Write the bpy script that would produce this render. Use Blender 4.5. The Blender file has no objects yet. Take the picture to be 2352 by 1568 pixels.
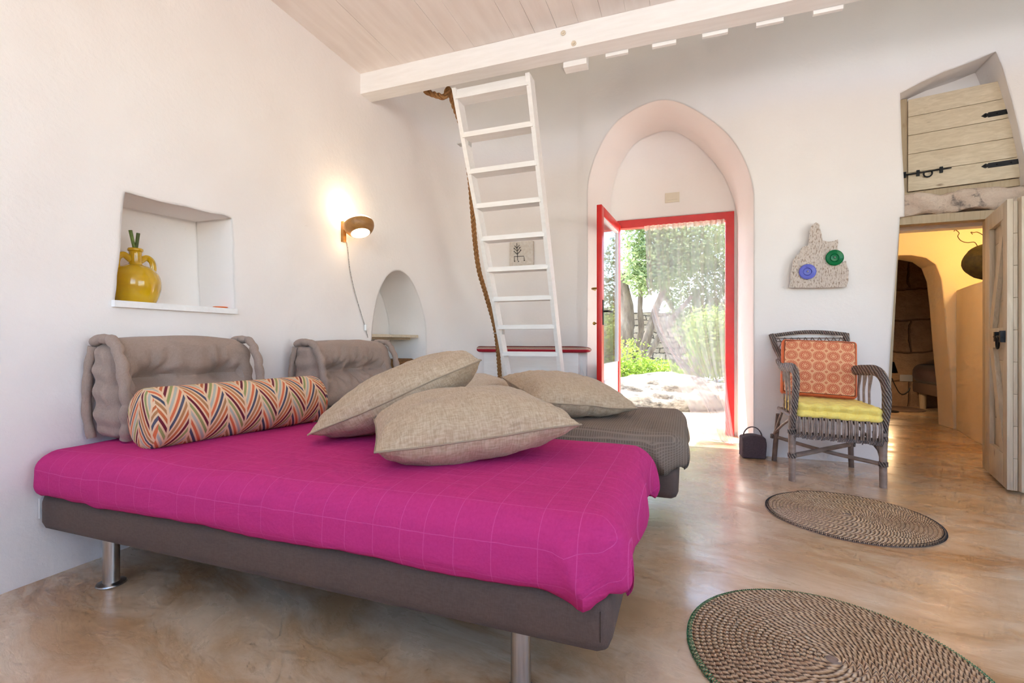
import bpy, bmesh, math, random
from mathutils import Vector, Matrix, noise
random.seed(7)
C = bpy.context.scene.collection
PI = math.pi
# ---------------------------------------------------------------- camera
H = 0.9
FOC = 1090.0
YAW = math.radians(20.1)
cam_d = bpy.data.cameras.new('camera'); cam = bpy.data.objects.new('camera', cam_d); C.objects.link(cam)
cam.location = (0, 0, H); cam.rotation_euler = (PI/2, 0, YAW)
cam_d.sensor_width = 36; cam_d.lens = FOC/2352*36; cam_d.clip_start = .05
bpy.context.scene.camera = cam
RV = Vector((math.cos(YAW), math.sin(YAW), 0)); FV = Vector((-math.sin(YAW), math.cos(YAW), 0))
def ray(px, py): return RV*((px-1176)/FOC) + FV + Vector((0, 0, (784-py)/FOC))
def at_d(px, py, d): return Vector((0, 0, H)) + ray(px, py)*d
def at_y(px, py, Y): r = ray(px, py); return Vector((0, 0, H)) + r*(Y/r.y)
def at_x(px, py, X): r = ray(px, py); return Vector((0, 0, H)) + r*(X/r.x)
def at_z(px, py, z): r = ray(px, py); return Vector((0, 0, H)) + r*((z-H)/r.z)
def lin(r, g, b):
    f = lambda c: (c/255/12.92) if c/255 <= .04045 else ((c/255+.055)/1.055)**2.4
    return (f(r), f(g), f(b), 1)
# ---------------------------------------------------------------- materials
class N:
    def __init__(s, name):
        s.m = bpy.data.materials.new(name); s.m.use_nodes = True
        s.t = s.m.node_tree; s.n = s.t.nodes; s.l = s.t.links
        s.b = s.n['Principled BSDF']; s.o = s.n['Material Output']
    def a(s, kind, ins=None, **kw):
        nd = s.n.new('ShaderNode'+kind)
        for k, v in kw.items(): setattr(nd, k, v)
        for k, v in (ins or {}).items():
            if hasattr(v, 'is_output'): s.l.new(v, nd.inputs[k])
            else: nd.inputs[k].default_value = v
        return nd
    def math(s, op, *vs):
        nd = s.n.new('ShaderNodeMath'); nd.operation = op
        for i, v in enumerate(vs):
            if hasattr(v, 'is_output'): s.l.new(v, nd.inputs[i])
            else: nd.inputs[i].default_value = v
        return nd.outputs[0]
    def obj(s): return s.a('TexCoord').outputs['Object']
    def uv(s): return s.a('TexCoord').outputs['UV']
    def noise(s, vec, scale, detail=4, rough=.5, dist=0):
        return s.a('TexNoise', {'Vector': vec, 'Scale': scale, 'Detail': detail, 'Roughness': rough, 'Distortion': dist}).outputs['Fac']
    def map(s, vec, scale=(1, 1, 1), rot=(0, 0, 0), loc=(0, 0, 0)):
        return s.a('Mapping', {'Vector': vec, 'Scale': scale, 'Rotation': rot, 'Location': loc}).outputs[0]
    def ramp(s, fac, stops, interp='LINEAR'):
        r = s.a('ValToRGB', {'Fac': fac}); cr = r.color_ramp; cr.interpolation = interp
        while len(cr.elements) < len(stops): cr.elements.new(.5)
        for e, (p, c) in zip(cr.elements, stops):
            e.position = p; e.color = c if hasattr(c, '__len__') else (c, c, c, 1)
        return r.outputs[0]
    def mix(s, fac, c1, c2):
        m = s.a('Mix', data_type='RGBA')
        for k, v in ((0, fac), (6, c1), (7, c2)):
            if hasattr(v, 'is_output'): s.l.new(v, m.inputs[k])
            else: m.inputs[k].default_value = v
        return m.outputs[2]
    def set(s, **kw):
        for k, v in kw.items():
            k = k.replace('_', ' ')
            if hasattr(v, 'is_output'): s.l.new(v, s.b.inputs[k])
            else: s.b.inputs[k].default_value = v
    def bump(s, h, strength=.3, dist=.01, normal=None):
        ins = {'Height': h, 'Strength': strength, 'Distance': dist}
        if normal is not None: ins['Normal'] = normal
        o = s.a('Bump', ins).outputs[0]; s.l.new(o, s.b.inputs['Normal']); return o
M = {}
def simple(key, c1, c2=None, rough=.6, nscale=8, bscale=60, bstr=.15, bdist=.003, metal=0, stretch=(1, 1, 1), **kw):
    n = N(key); v = n.map(n.obj(), stretch)
    f = n.noise(v, nscale)
    n.set(Base_Color=n.mix(n.ramp(f, [(.3, 0.), (.7, 1.)]), c1, c2 or c1), Roughness=rough, Metallic=metal, **kw)
    if bstr: n.bump(n.noise(v, bscale, 6), bstr, bdist)
    M[key] = n.m; return n
def plaster(key, c1, c2, bevel=.025):
    n = N(key); o = n.obj()
    f = n.noise(o, 1.3, 2, .6)
    n.set(Base_Color=n.mix(n.ramp(f, [(.3, 0.), (.7, 1.)]), c1, c2), Roughness=.9)
    big = n.noise(o, 3.2, 1, .5); sm = n.noise(o, 34, 4, .65)
    h = n.math('ADD', n.math('MULTIPLY', big, 2.2), n.math('MULTIPLY', sm, .26))
    bv = n.a('Bevel', {'Radius': bevel}, samples=2).outputs[0]
    n.bump(h, .55, .012, bv)
    M[key] = n.m
plaster('plaster', lin(245, 238, 233), lin(241, 232, 226))
plaster('plaster_cream', lin(232, 215, 190), lin(222, 202, 172))
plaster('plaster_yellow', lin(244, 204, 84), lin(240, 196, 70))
simple('white_paint', lin(248, 245, 242), lin(242, 238, 234), rough=.55, nscale=5, bscale=30, bstr=.12, stretch=(1, 8, 8))
simple('ceiling_paint', lin(247, 238, 232), lin(238, 227, 220), rough=.75, nscale=3, bscale=25, bstr=.12, stretch=(6, .8, 6))
# floor : polished cement
n = N('cement'); o = n.obj()
w = n.map(o, (1, 1.5, 1), (0, 0, .5))
wd = n.mix(.25, w, n.a('TexNoise', {'Vector': w, 'Scale': 1.1, 'Detail': 3.}).outputs['Color'])
f1 = n.noise(wd, 1.5, 8, .62, .3); f2 = n.noise(n.map(wd, (1, 1.7, 1), (0, 0, -.9)), 2.6, 9, .68, .5); f3 = n.noise(n.map(wd, (1, 3.2, 1), (0, 0, .3)), 7, 7, .7, .4)
c = n.mix(n.ramp(f1, [(.36, 0.), (.64, 1.)]), lin(170, 124, 78), lin(206, 170, 128))
c = n.mix(n.math('MULTIPLY', n.ramp(f2, [(.42, 0.), (.60, 1.)]), .7), c, lin(228, 208, 180))
c = n.mix(n.math('MULTIPLY', n.ramp(f3, [(.28, 1.), (.40, 0.)]), .4), c, lin(140, 102, 68))
c = n.mix(n.math('MULTIPLY', n.ramp(n.noise(n.map(wd, (1, 5, 1), (0, 0, .7)), 22, 6, .7), [(.30, 1.), (.36, 0.)]), .25), c, lin(110, 84, 62))
n.set(Base_Color=c, Roughness=n.ramp(f2, [(.35, .45), (.62, .25)]), Specular_IOR_Level=.7, Coat_Weight=.8, Coat_Roughness=n.ramp(f2, [(.4, .32), (.6, .14)]))
n.bump(n.math('ADD', f2, n.math('MULTIPLY', f3, .5)), .3, .005)
M['cement'] = n.m
def fabric(key, c1, c2, scale=420, bstr=.35, rough=.95, sheen=.25, wr=0.3):
    n = N(key); o = n.obj()
    wx = n.a('TexNoise', {'Vector': n.map(o, (scale, scale*.12, scale*.12)), 'Scale': 1., 'Detail': 2.}).outputs['Fac']
    wy = n.a('TexNoise', {'Vector': n.map(o, (scale*.12, scale, scale*.3)), 'Scale': 1., 'Detail': 2.}).outputs['Fac']
    s_ = n.math('MULTIPLY', n.math('ADD', wx, wy), .5)
    n.set(Base_Color=n.mix(n.ramp(s_, [(.36, 0.), (.64, 1.)]), c1, c2), Roughness=rough, Sheen_Weight=sheen*.4, Specular_IOR_Level=.2)
    n.bump(n.math('ADD', s_, n.math('MULTIPLY', n.noise(o, 9, 5, .55, 1.2), wr*8)), bstr, .004)
    M[key] = n.m; return n
fabric('linen', lin(172, 146, 116), lin(200, 177, 148), 300)
fabric('linen_light', lin(184, 162, 136), lin(206, 188, 164), 300)
fabric('taupe_cotton', lin(156, 134, 120), lin(168, 146, 132), 600, .2, wr=.5)
fabric('base_fabric', lin(94, 76, 68), lin(104, 86, 77), 700, .1, .8, .1, .0)
fabric('base_fabric_dark', lin(70, 52, 42), lin(84, 64, 52), 700, .1, .8, .1, .0)
fabric('dark_spread', lin(52, 34, 34), lin(62, 42, 40), 300, .3)
fabric('orange_side', lin(222, 112, 66), lin(232, 126, 78), 500, .2)
fabric('yellow_cotton', lin(255, 222, 104), lin(255, 232, 136), 500, .3, wr=.6)
simple('piping', lin(168, 146, 120), lin(150, 128, 104), rough=.9, bscale=200)
simple('brown_piping', lin(110, 52, 36), rough=.9)
# magenta spread with drawn threads
def lined(key, c1, c2, cl, s1, s2, width=.02, wr=2.0, amt=.45):
    n = N(key); o = n.obj()
    sep = n.a('SeparateXYZ', {'Vector': o})
    def lines(sock, sc, seed):
        vx = n.a('TexVoronoi', {'W': n.math('ADD', n.math('MULTIPLY', sock, sc), seed), 'Scale': 1., 'Randomness': .95}, voronoi_dimensions='1D', feature='DISTANCE_TO_EDGE').outputs['Distance']
        return n.math('LESS_THAN', vx, width*sc/10)
    L = n.math('MAXIMUM', lines(sep.outputs[0], s1, 3.3), lines(n.math('SUBTRACT', sep.outputs[1], sep.outputs[2]), s2, 8.1))
    wv = n.noise(n.map(o, (160, 40, 160)), 1, 3)
    wk = n.noise(n.map(o, (2.2, 5, 6)), 2.2, 5, .55, 1.0)
    n.set(Base_Color=n.mix(n.math('MULTIPLY', L, amt), n.mix(wv, c1, c2), cl), Roughness=1., Specular_IOR_Level=.1)
    n.bump(n.math('ADD', n.math('MULTIPLY', L, .5), n.math('ADD', n.math('MULTIPLY', wk, wr), n.math('MULTIPLY', wv, .2))), .35, .006)
    M[key] = n.m
lined('magenta', lin(190, 50, 114), lin(202, 62, 128), lin(226, 110, 172), 11, 12, .0085, 2.6, .3)
# waffle taupe spread
n = N('waffle'); o = n.obj(); sep = n.a('SeparateXYZ', {'Vector': o})
sn = lambda s_, k: n.math('SINE', n.math('MULTIPLY', s_, k))
gate = n.ramp(n.noise(n.map(o, (3, 3, 0)), 1.3, 1), [(.46, 0.), (.5, 1.)])
wf = n.math('MAXIMUM', sn(sep.outputs[0], 560), sn(n.math('SUBTRACT', sep.outputs[1], sep.outputs[2]), 560))
n.set(Base_Color=n.mix(n.ramp(wf, [(.3, 0.), (1., 1.)]), lin(122, 106, 92), lin(146, 129, 113)), Roughness=1., Specular_IOR_Level=.15)
n.bump(n.math('ADD', n.math('MULTIPLY', wf, n.math('ADD', gate, .25)), n.math('MULTIPLY', n.noise(n.map(o, (1, 3, 3)), 2, 4, .5, 1), 7)), .3, .003)
M['waffle'] = n.m
# bolster zig-zag (uv in metres : u along, v around)
n = N('zigzag'); uv = n.uv(); sp = n.a('SeparateXYZ', {'Vector': uv}); u, v = sp.outputs[0], sp.outputs[1]
cw = .072
cu = n.math('DIVIDE', u, cw); ci = n.math('FLOOR', cu); cf = n.math('FRACT', cu)
par = n.math('MODULO', n.math('ADD', ci, 100.), 2.)
tri = n.math('ABSOLUTE', n.math('SUBTRACT', cf, par))
s_ = n.math('ADD', n.math('DIVIDE', n.math('ADD', v, n.math('MULTIPLY', tri, cw*1.9)), .033), n.math('MULTIPLY', ci, 0.))
si = n.math('FLOOR', s_); sf = n.math('FRACT', s_)
ph = n.math('FRACT', n.math('DIVIDE', n.math('ADD', n.math('ADD', si, n.math('MULTIPLY', par, 3.)), 70.5), 7.))
cols = [lin(196, 104, 58), lin(110, 24, 40), lin(150, 148, 88), lin(176, 172, 156), lin(214, 108, 66), lin(84, 82, 96), lin(178, 122, 76)]
col = n.ramp(ph, [(i/7, cc) for i, cc in enumerate(cols)], 'CONSTANT')
edge = n.math('MULTIPLY', n.math('GREATER_THAN', cf, .07), n.math('LESS_THAN', cf, .96))
stripe = n.math('MULTIPLY', n.math('LESS_THAN', sf, .6), edge)
n.set(Base_Color=n.mix(stripe, lin(226, 188, 150), col), Roughness=.9)
n.bump(n.noise(n.map(uv, (900, 900, 1)), 1, 2), .25, .002)
M['zigzag'] = n.m
# orange rosette fabric
n = N('rosette'); uv = n.uv(); sp = n.a('SeparateXYZ', {'Vector': uv})
k = 5.0
yy = n.math('MULTIPLY', sp.outputs[1], k*.98); row = n.math('FLOOR', yy)
xx = n.math('ADD', n.math('MULTIPLY', sp.outputs[0], k), n.math('MULTIPLY', n.math('MODULO', row, 2.), .0))
fx = n.math('SUBTRACT', n.math('FRACT', xx), .5); fy = n.math('SUBTRACT', n.math('FRACT', yy), .5)
rr = n.math('SQRT', n.math('ADD', n.math('MULTIPLY', fx, fx), n.math('MULTIPLY', fy, fy)))
an = n.math('ARCTAN2', fy, fx)
pet = n.math('GREATER_THAN', n.math('SINE', n.math('MULTIPLY', an, 22.)), -.1)
pin = n.math('GREATER_THAN', n.math('SINE', n.math('MULTIPLY', an, 8.)), .0)
def band(lo, hi): return n.math('MULTIPLY', n.math('GREATER_THAN', rr, lo), n.math('LESS_THAN', rr, hi))
msk = n.math('MAXIMUM', n.math('MULTIPLY', band(.30, .47), pet), n.math('MAXIMUM', n.math('MULTIPLY', band(.09, .22), pin), band(.25, .30)))
gx = n.math('ABSOLUTE', fx); gy = n.math('ABSOLUTE', fy)
dd = n.math('ADD', n.math('ABSOLUTE', n.math('SUBTRACT', gx, .5)), n.math('ABSOLUTE', n.math('SUBTRACT', gy, .5)))
msk = n.math('MAXIMUM', msk, n.math('MULTIPLY', n.math('LESS_THAN', dd, .12), n.math('GREATER_THAN', dd, .05)))
n.set(Base_Color=n.mix(msk, lin(238, 176, 132), lin(208, 88, 52)), Roughness=.9)
n.bump(n.noise(n.obj(), 30, 3), .2, .004); M['rosette'] = n.m
# striped bench cushion (uv.y across height)
n = N('stripes'); sp = n.a('SeparateXYZ', {'Vector': n.uv()})
n.set(Base_Color=n.ramp(sp.outputs[1], [(0, lin(170, 20, 40)), (.42, lin(226, 206, 186)), (.47, lin(112, 30, 34)), (.53, lin(226, 206, 186)), (.58, lin(96, 40, 34)), (.62, lin(190, 150, 130)), (.68, lin(110, 34, 36)), (.85, lin(140, 90, 76)), (.92, lin(96, 36, 34))], 'CONSTANT'), Roughness=.9)
n.bump(n.noise(n.obj(), 300, 2), .2, .002); M['stripes'] = n.m
# braided rush (uv : u arc metres, v ring)
n = N('rush'); sp = n.a('SeparateXYZ', {'Vector': n.uv()}); u, v = sp.outputs[0], sp.outputs[1]
vf = n.math('FRACT', v); tri = n.math('ABSOLUTE', n.math('SUBTRACT', vf, .5))
s_ = n.math('FRACT', n.math('ADD', n.math('DIVIDE', u, .017), n.math('MULTIPLY', tri, 1.6)))
hgt = n.math('SINE', n.math('MULTIPLY', s_, PI))
nz = n.noise(n.a('CombineXYZ', {'X': n.math('MULTIPLY', u, 60.), 'Y': n.math('MULTIPLY', v, 2.)}).outputs[0], 1, 2)
cc = n.mix(n.ramp(nz, [(.3, 0.), (.7, 1.)]), lin(186, 146, 106), lin(232, 202, 164))
gap = n.ramp(n.math('MULTIPLY', hgt, n.math('SUBTRACT', 1.1, n.math('MULTIPLY', tri, 1.6))), [(.12, 0.), (.45, 1.)])
n.set(Base_Color=n.mix(gap, lin(112, 78, 54), cc), Roughness=.42, Specular_IOR_Level=.6)
n.bump(n.math('MULTIPLY', hgt, n.math('SUBTRACT', 1., tri)), 1.0, .006); M['rush'] = n.m
simple('green_thread', lin(50, 118, 66), lin(70, 140, 90), rough=.8)
simple('black_thread', lin(42, 36, 34), rough=.8)
# wicker wrapped cane
n = N('cane'); o = n.obj()
f = n.noise(n.map(o, (1, 1, 9)), 14, 4)
wv = n.a('TexWave', {'Vector': n.map(o, (1, 1, 1), (.5, .3, .4)), 'Scale': 24., 'Distortion': 2.5}).outputs['Fac']
n.set(Base_Color=n.mix(n.math('MULTIPLY', n.math('ADD', f, .3), wv), lin(84, 68, 62), lin(176, 156, 143)), Roughness=.6)
n.bump(wv, .9, .008); M['cane'] = n.m
simple('cane_smooth', lin(128, 106, 94), lin(166, 144, 129), rough=.5, nscale=12, stretch=(1, 1, 3))
simple('cane_dark', lin(98, 76, 66), lin(132, 108, 94), rough=.55, nscale=18)
def wood(key, c1, c2, ck, sc=(1, 14, 14), rough=.6, gap=None):
    n = N(key); o = n.map(n.obj(), sc)
    g = n.noise(o, 3, 7, .6, 1.2)
    c = n.mix(n.ramp(g, [(.3, 0.), (.7, 1.)]), c1, c2)
    kn = n.a('TexVoronoi', {'Vector': n.map(n.obj(), tuple(x**.35*2.2 for x in sc)), 'Scale': 1.6}).outputs['Distance']
    c = n.mix(n.ramp(kn, [(.05, 1.), (.12, 0.)]), c, ck)
    n.set(Base_Color=c, Roughness=rough)
    n.bump(g, .25, .004); M[key] = n.m
wood('pale_wood', lin(222, 206, 180), lin(200, 181, 152), lin(136, 104, 76))
wood('pale_wood_v', lin(216, 200, 176), lin(196, 178, 152), lin(150, 118, 90), (14, 14, 1))
wood('frame_wood', lin(196, 176, 146), lin(176, 154, 124), lin(150, 120, 90), (14, 14, 1))
wood('lamp_wood', lin(172, 122, 62), lin(146, 98, 46), lin(120, 78, 36), (12, 1, 12), .4)
n = N('driftwood'); o = n.obj()
g = n.noise(n.map(o, (30, 30, 4)), 3, 6, .65, .8); g2 = n.noise(n.map(o, (60, 60, 22)), 2, 5, .6)
n.set(Base_Color=n.mix(n.ramp(g2, [(.38, 1.), (.5, 0.)]), n.mix(g, lin(238, 224, 212), lin(222, 204, 190)), lin(176, 148, 126)), Roughness=.9)
n.bump(n.math('ADD', g, n.math('MULTIPLY', g2, 1.2)), .9, .01); M['driftwood'] = n.m
def glass(key, col, rough=.02, alpha=None):
    n = N(key); n.set(Base_Color=col, Roughness=.12, Transmission_Weight=.35, IOR=1.3, Emission_Strength=0.); M[key] = n.m; return n
glass('green_glass', lin(10, 130, 70)); glass('blue_glass', lin(124, 130, 226))
n = N('window_glass')
tr = n.a('BsdfTransparent', {'Color': (.97, .985, 1, 1)}); gl = n.a('BsdfGlossy', {'Roughness': .02})
bf = n.a('NewGeometry').outputs['Backfacing']; fr = n.a('Fresnel', {'IOR': n.math('SUBTRACT', 1.5, n.math('MULTIPLY', bf, 1.5-1/1.5))})
mx = n.a('MixShader', {0: fr.outputs[0], 1: tr.outputs[0], 2: gl.outputs[0]})
n.l.new(mx.outputs[0], n.o.inputs[0]); M['window_glass'] = n.m
# sheer
n = N('sheer')
tr = n.a('BsdfTransparent'); df = n.a('BsdfDiffuse', {'Color': lin(206, 204, 206)}); tl = n.a('BsdfTranslucent', {'Color': lin(170, 168, 172)})
m1 = n.a('MixShader', {0: .3, 1: df.outputs[0], 2: tl.outputs[0]})
lw = n.a('LayerWeight', {'Blend': .25}).outputs['Facing']
fac = n.math('ADD', n.math('MULTIPLY', lw, .5), .40)
mx = n.a('MixShader', {0: fac, 1: tr.outputs[0], 2: m1.outputs[0]}); n.l.new(mx.outputs[0], n.o.inputs[0]); M['sheer'] = n.m
n = N('sheer_hem')
tr = n.a('BsdfTransparent'); df = n.a('BsdfTranslucent', {'Color': lin(214, 206, 192)})
mx = n.a('MixShader', {0: .75, 1: tr.outputs[0], 2: df.outputs[0]}); n.l.new(mx.outputs[0], n.o.inputs[0]); M['sheer_hem'] = n.m
simple('red_paint', lin(214, 36, 30), lin(200, 30, 28), rough=.35, bstr=.08)
simple('door_white', lin(236, 232, 236), rough=.4, bstr=.05)
simple('brass', lin(196, 158, 84), rough=.3, metal=1, bstr=0)
simple('steel', lin(190, 184, 178), lin(170, 164, 158), rough=.28, metal=1, bstr=.05, stretch=(40, 40, 1))
simple('black_iron', lin(26, 25, 27), lin(40, 38, 40), rough=.5, metal=.6, bscale=120)
simple('grey_metal', lin(200, 198, 196), rough=.4, metal=.4, bstr=0)
simple('beige_plastic', lin(222, 208, 186), rough=.4, bstr=0)
simple('white_plastic', lin(238, 236, 232), rough=.35, bstr=0)
simple('cord_grey', lin(196, 188, 180), lin(120, 112, 106), rough=.8, nscale=90)
simple('black_plastic', lin(24, 22, 22), rough=.4, bstr=0)
n = simple('yellow_glaze', lin(214, 170, 8), lin(196, 148, 6), rough=.12, nscale=3, bscale=9, bstr=.12, bdist=.006, stretch=(1, 1, 5)); n.set(Coat_Weight=.6)
simple('stem_green', lin(120, 142, 60), lin(92, 112, 40), rough=.5, nscale=30)
simple('stem_dark', lin(70, 84, 28), lin(88, 100, 40), rough=.5, nscale=30)
simple('orange_glaze', lin(240, 112, 30), rough=.3, bstr=0)
n = simple('basket', lin(150, 104, 54), lin(110, 70, 34), rough=.7, nscale=70, bscale=140, bstr=.9, bdist=.006, stretch=(1, 1, 1.8))
simple('grey_felt', lin(82, 66, 68), lin(94, 78, 80), rough=.95, nscale=120, bscale=300, bstr=.3)
simple('rope', lin(176, 128, 78), lin(134, 92, 52), rough=.9, nscale=60, bscale=180, bstr=.6)
n = N('limestone'); o = n.obj()
g = n.noise(o, 5, 8, .65, .6); g2 = n.noise(o, 14, 6, .7)
c = n.mix(n.ramp(g, [(.3, 0.), (.7, 1.)]), lin(188, 164, 146), lin(220, 200, 182))
n.set(Base_Color=n.mix(n.ramp(n.math('MULTIPLY', g, g2), [(.14, 1.), (.22, 0.)]), c, lin(112, 102, 98)), Roughness=.95)
n.bump(n.math('ADD', g, g2), .8, .02); M['limestone'] = n.m
n = N('rock'); o = n.obj()
g = n.noise(o, 2.4, 9, .68, .7); g2 = n.noise(n.map(o, (1, 1, 3)), 7, 8, .72)
n.set(Base_Color=n.mix(n.ramp(n.math('MULTIPLY', g, g2), [(.15, 0.), (.27, 1.)]), lin(84, 79, 72), lin(182, 176, 164)), Roughness=.95)
n.bump(n.math('ADD', g, g2), 1., .08); M['rock'] = n.m
def stones(key, c1, c2, cm, sx, sz, bw=.5, dist=.03, ax='y'):
    n = N(key); o = n.obj(); sp = n.a('SeparateXYZ', {'Vector': o})
    v = n.a('CombineXYZ', {'X': sp.outputs[0] if ax == 'y' else sp.outputs[1], 'Y': sp.outputs[2], 'Z': 0.}).outputs[0]
    v = n.mix(dist, v, n.a('TexNoise', {'Vector': o, 'Scale': 2.5, 'Detail': 4.}).outputs['Color'])
    br = n.a('TexBrick', {'Vector': v, 'Color1': c1, 'Color2': c2, 'Mortar': cm, 'Scale': 1., 'Mortar Size': .012, 'Mortar Smooth': .6, 'Bias': 0., 'Brick Width': sx, 'Row Height': sz})
    g = n.noise(o, 9, 8, .65)
    n.set(Base_Color=n.mix(n.ramp(g, [(.35, .0), (.7, .5)]), br.outputs['Color'], cm), Roughness=.95)
    n.bump(n.math('ADD', n.math('MULTIPLY', br.outputs['Fac'], -2.), n.math('MULTIPLY', g, 1.4)), .9, .03); M[key] = n.m
stones('block_wall', lin(176, 142, 112), lin(166, 134, 106), lin(124, 94, 70), .72, .36, dist=.16)
stones('dry_wall', lin(180, 170, 152), lin(150, 138, 120), lin(76, 68, 58), .30, .13, dist=.22)
simple('earth', lin(214, 208, 196), lin(230, 225, 214), rough=1, nscale=1.5, bscale=18, bstr=.8, bdist=.03)
simple('bark', lin(150, 138, 124), lin(104, 92, 82), rough=1, nscale=9, bscale=22, bstr=1, bdist=.04, stretch=(1, 1, .3))
def leafm(key, c1, c2, tr=.35):
    n = N(key); f = n.noise(n.obj(), 7, 3)
    col = n.mix(n.ramp(f, [(.35, 0.), (.65, 1.)]), c1, c2)
    n.set(Base_Color=col, Roughness=.6)
    t = n.a('BsdfTranslucent', {'Color': col}); mx = n.a('MixShader', {0: tr, 1: n.b.outputs[0], 2: t.outputs[0]})
    n.l.new(mx.outputs[0], n.o.inputs[0]); M[key] = n.m
leafm('olive_leaf', lin(120, 140, 84), lin(162, 176, 124)); leafm('bush_leaf', lin(126, 156, 58), lin(166, 190, 84)); leafm('shrub_leaf', lin(140, 168, 84), lin(178, 196, 108))
simple('dark_stone', lin(72, 62, 26), lin(44, 38, 20), rough=.7, nscale=26, bscale=40, bstr=.8, bdist=.01)
simple('wire', lin(88, 64, 30), rough=.5, metal=.5, bstr=0)
simple('plaque', lin(226, 218, 208), lin(212, 200, 186), rough=.95, nscale=40, bscale=50, bstr=.8, bdist=.01)
simple('drawn', lin(70, 62, 58), rough=.9, bstr=0)
simple('trullo_white', lin(244, 242, 238), rough=.9)
def emis(key, col, st):
    n = N(key); n.set(Base_Color=(1, 1, 1, 1), Emission_Color=col, Emission_Strength=st); M[key] = n.m
emis('lamp_glow', (1, .82, .55, 1), 3)
# ---------------------------------------------------------------- geometry helpers
def fin(name, bm, mat, parent=None, smooth=True, bev=0, local=False, angle=None, mtx=None, seg=2):
    if bev:
        es = [e for e in bm.edges if e.is_manifold and e.calc_face_angle(0) > .6]
        bmesh.ops.bevel(bm, geom=es, offset=bev, segments=seg, affect='EDGES', profile=.5, clamp_overlap=True)
    bmesh.ops.recalc_face_normals(bm, faces=bm.faces) if angle != 'keep' else None
    me = bpy.data.meshes.new(name); bm.to_mesh(me); bm.free()
    return link(name, me, mat, parent, smooth, local, mtx)
def link(name, me, mat, parent=None, smooth=True, local=False, mtx=None):
    mats = mat if isinstance(mat, (list, tuple)) else [mat]
    for m in mats: me.materials.append(M[m])
    if smooth: me.shade_smooth()
    if smooth: me.set_sharp_from_angle(angle=math.radians(42))
    o = bpy.data.objects.new(name, me); C.objects.link(o)
    if mtx is not None: o.matrix_world = mtx
    if parent is not None:
        o.parent = parent
        if not local: o.matrix_parent_inverse = world_of(parent).inverted()
    return o
def world_of(o):
    m = o.matrix_basis.copy()
    p = o
    while p.parent is not None:
        m = p.parent.matrix_basis @ p.matrix_parent_inverse @ m if p.parent.parent is None else world_of(p.parent) @ p.matrix_parent_inverse @ m
        break
    return m
def tag(o, label, cat, group=None, kind=None):
    o['label'] = label; o['category'] = cat
    if group: o['group'] = group
    if kind: o['kind'] = kind
    return o
def thing(name, label, cat, loc=(0, 0, 0), group=None, kind=None, mtx=None):
    o = bpy.data.objects.new(name, None); C.objects.link(o); o.empty_display_size = .05
    if mtx is not None: o.matrix_world = mtx
    else: o.location = loc
    return tag(o, label, cat, group, kind)
def struct(o, label=None):
    o['kind'] = 'structure'
    if label: o['label'] = label
    return o
def box(bm, x0, x1, y0, y1, z0, z1, m=None):
    vs = [bm.verts.new((x, y, z)) for x in (x0, x1) for y in (y0, y1) for z in (z0, z1)]
    for f in ((0, 1, 3, 2), (4, 6, 7, 5), (0, 4, 5, 1), (2, 3, 7, 6), (0, 2, 6, 4), (1, 5, 7, 3)): bm.faces.new([vs[i] for i in f])
    if m is not None: bmesh.ops.transform(bm, matrix=m, verts=vs)
    return vs
def prism(bm, A, B):
    a = [bm.verts.new(p) for p in A]; b = [bm.verts.new(p) for p in B]; k = len(A)
    bm.faces.new(a); bm.faces.new(b[::-1])
    for i in range(k): bm.faces.new((a[i], b[i], b[(i+1) % k], a[(i+1) % k]))
def smooth_path(pts, k=6, closed=False):
    P = [Vector(p) for p in pts]; out = []; m = len(P)
    rng = range(m) if closed else range(m-1)
    for i in rng:
        g = (lambda j: P[j % m]) if closed else (lambda j: P[min(max(j, 0), m-1)])
        p0, p1, p2, p3 = g(i-1), g(i), g(i+1), g(i+2)
        for j in range(k):
            t = j/k
            out.append(.5*((2*p1)+(-p0+p2)*t+(2*p0-5*p1+4*p2-p3)*t*t+(-p0+3*p1-3*p2+p3)*t**3))
    if not closed: out.append(P[-1])
    return out
def tube(bm, pts, r, n=8, closed=False, cap=True, flat=1.0, up=None):
    P = [Vector(p) for p in pts]; m = len(P)
    R = r if hasattr(r, '__len__') else [r]*m
    rings = []; prev = None
    for i, p in enumerate(P):
        t = (P[(i+1) % m]-P[(i-1) % m]) if closed else (P[min(i+1, m-1)]-P[max(i-1, 0)])
        if t.length < 1e-9: t = Vector((0, 0, 1))
        t.normalize()
        if prev is None:
            a = up or (Vector((0, 0, 1)) if abs(t.z) < .9 else Vector((1, 0, 0)))
            x = t.cross(a).normalized()
        else: x = (prev-t*prev.dot(t)).normalized()
        prev = x; y = t.cross(x)
        rings.append([bm.verts.new(p+(x*math.cos(2*PI*j/n)+y*math.sin(2*PI*j/n)*flat)*R[i]) for j in range(n)])
    for i in range(m if closed else m-1):
        A, B = rings[i], rings[(i+1) % m]
        for j in range(n): bm.faces.new((A[j], A[(j+1) % n], B[(j+1) % n], B[j]))
    if cap and not closed:
        bm.faces.new(rings[0][::-1]); bm.faces.new(rings[-1])
def lathe(bm, prof, n=32, c=(0, 0, 0), cap=True):
    rings = [[bm.verts.new((c[0]+r*math.cos(2*PI*j/n), c[1]+r*math.sin(2*PI*j/n), c[2]+z)) for j in range(n)] for r, z in prof]
    for A, B in zip(rings, rings[1:]):
        for j in range(n): bm.faces.new((A[j], A[(j+1) % n], B[(j+1) % n], B[j]))
    if cap: bm.faces.new(rings[0][::-1]); bm.faces.new(rings[-1])
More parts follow.
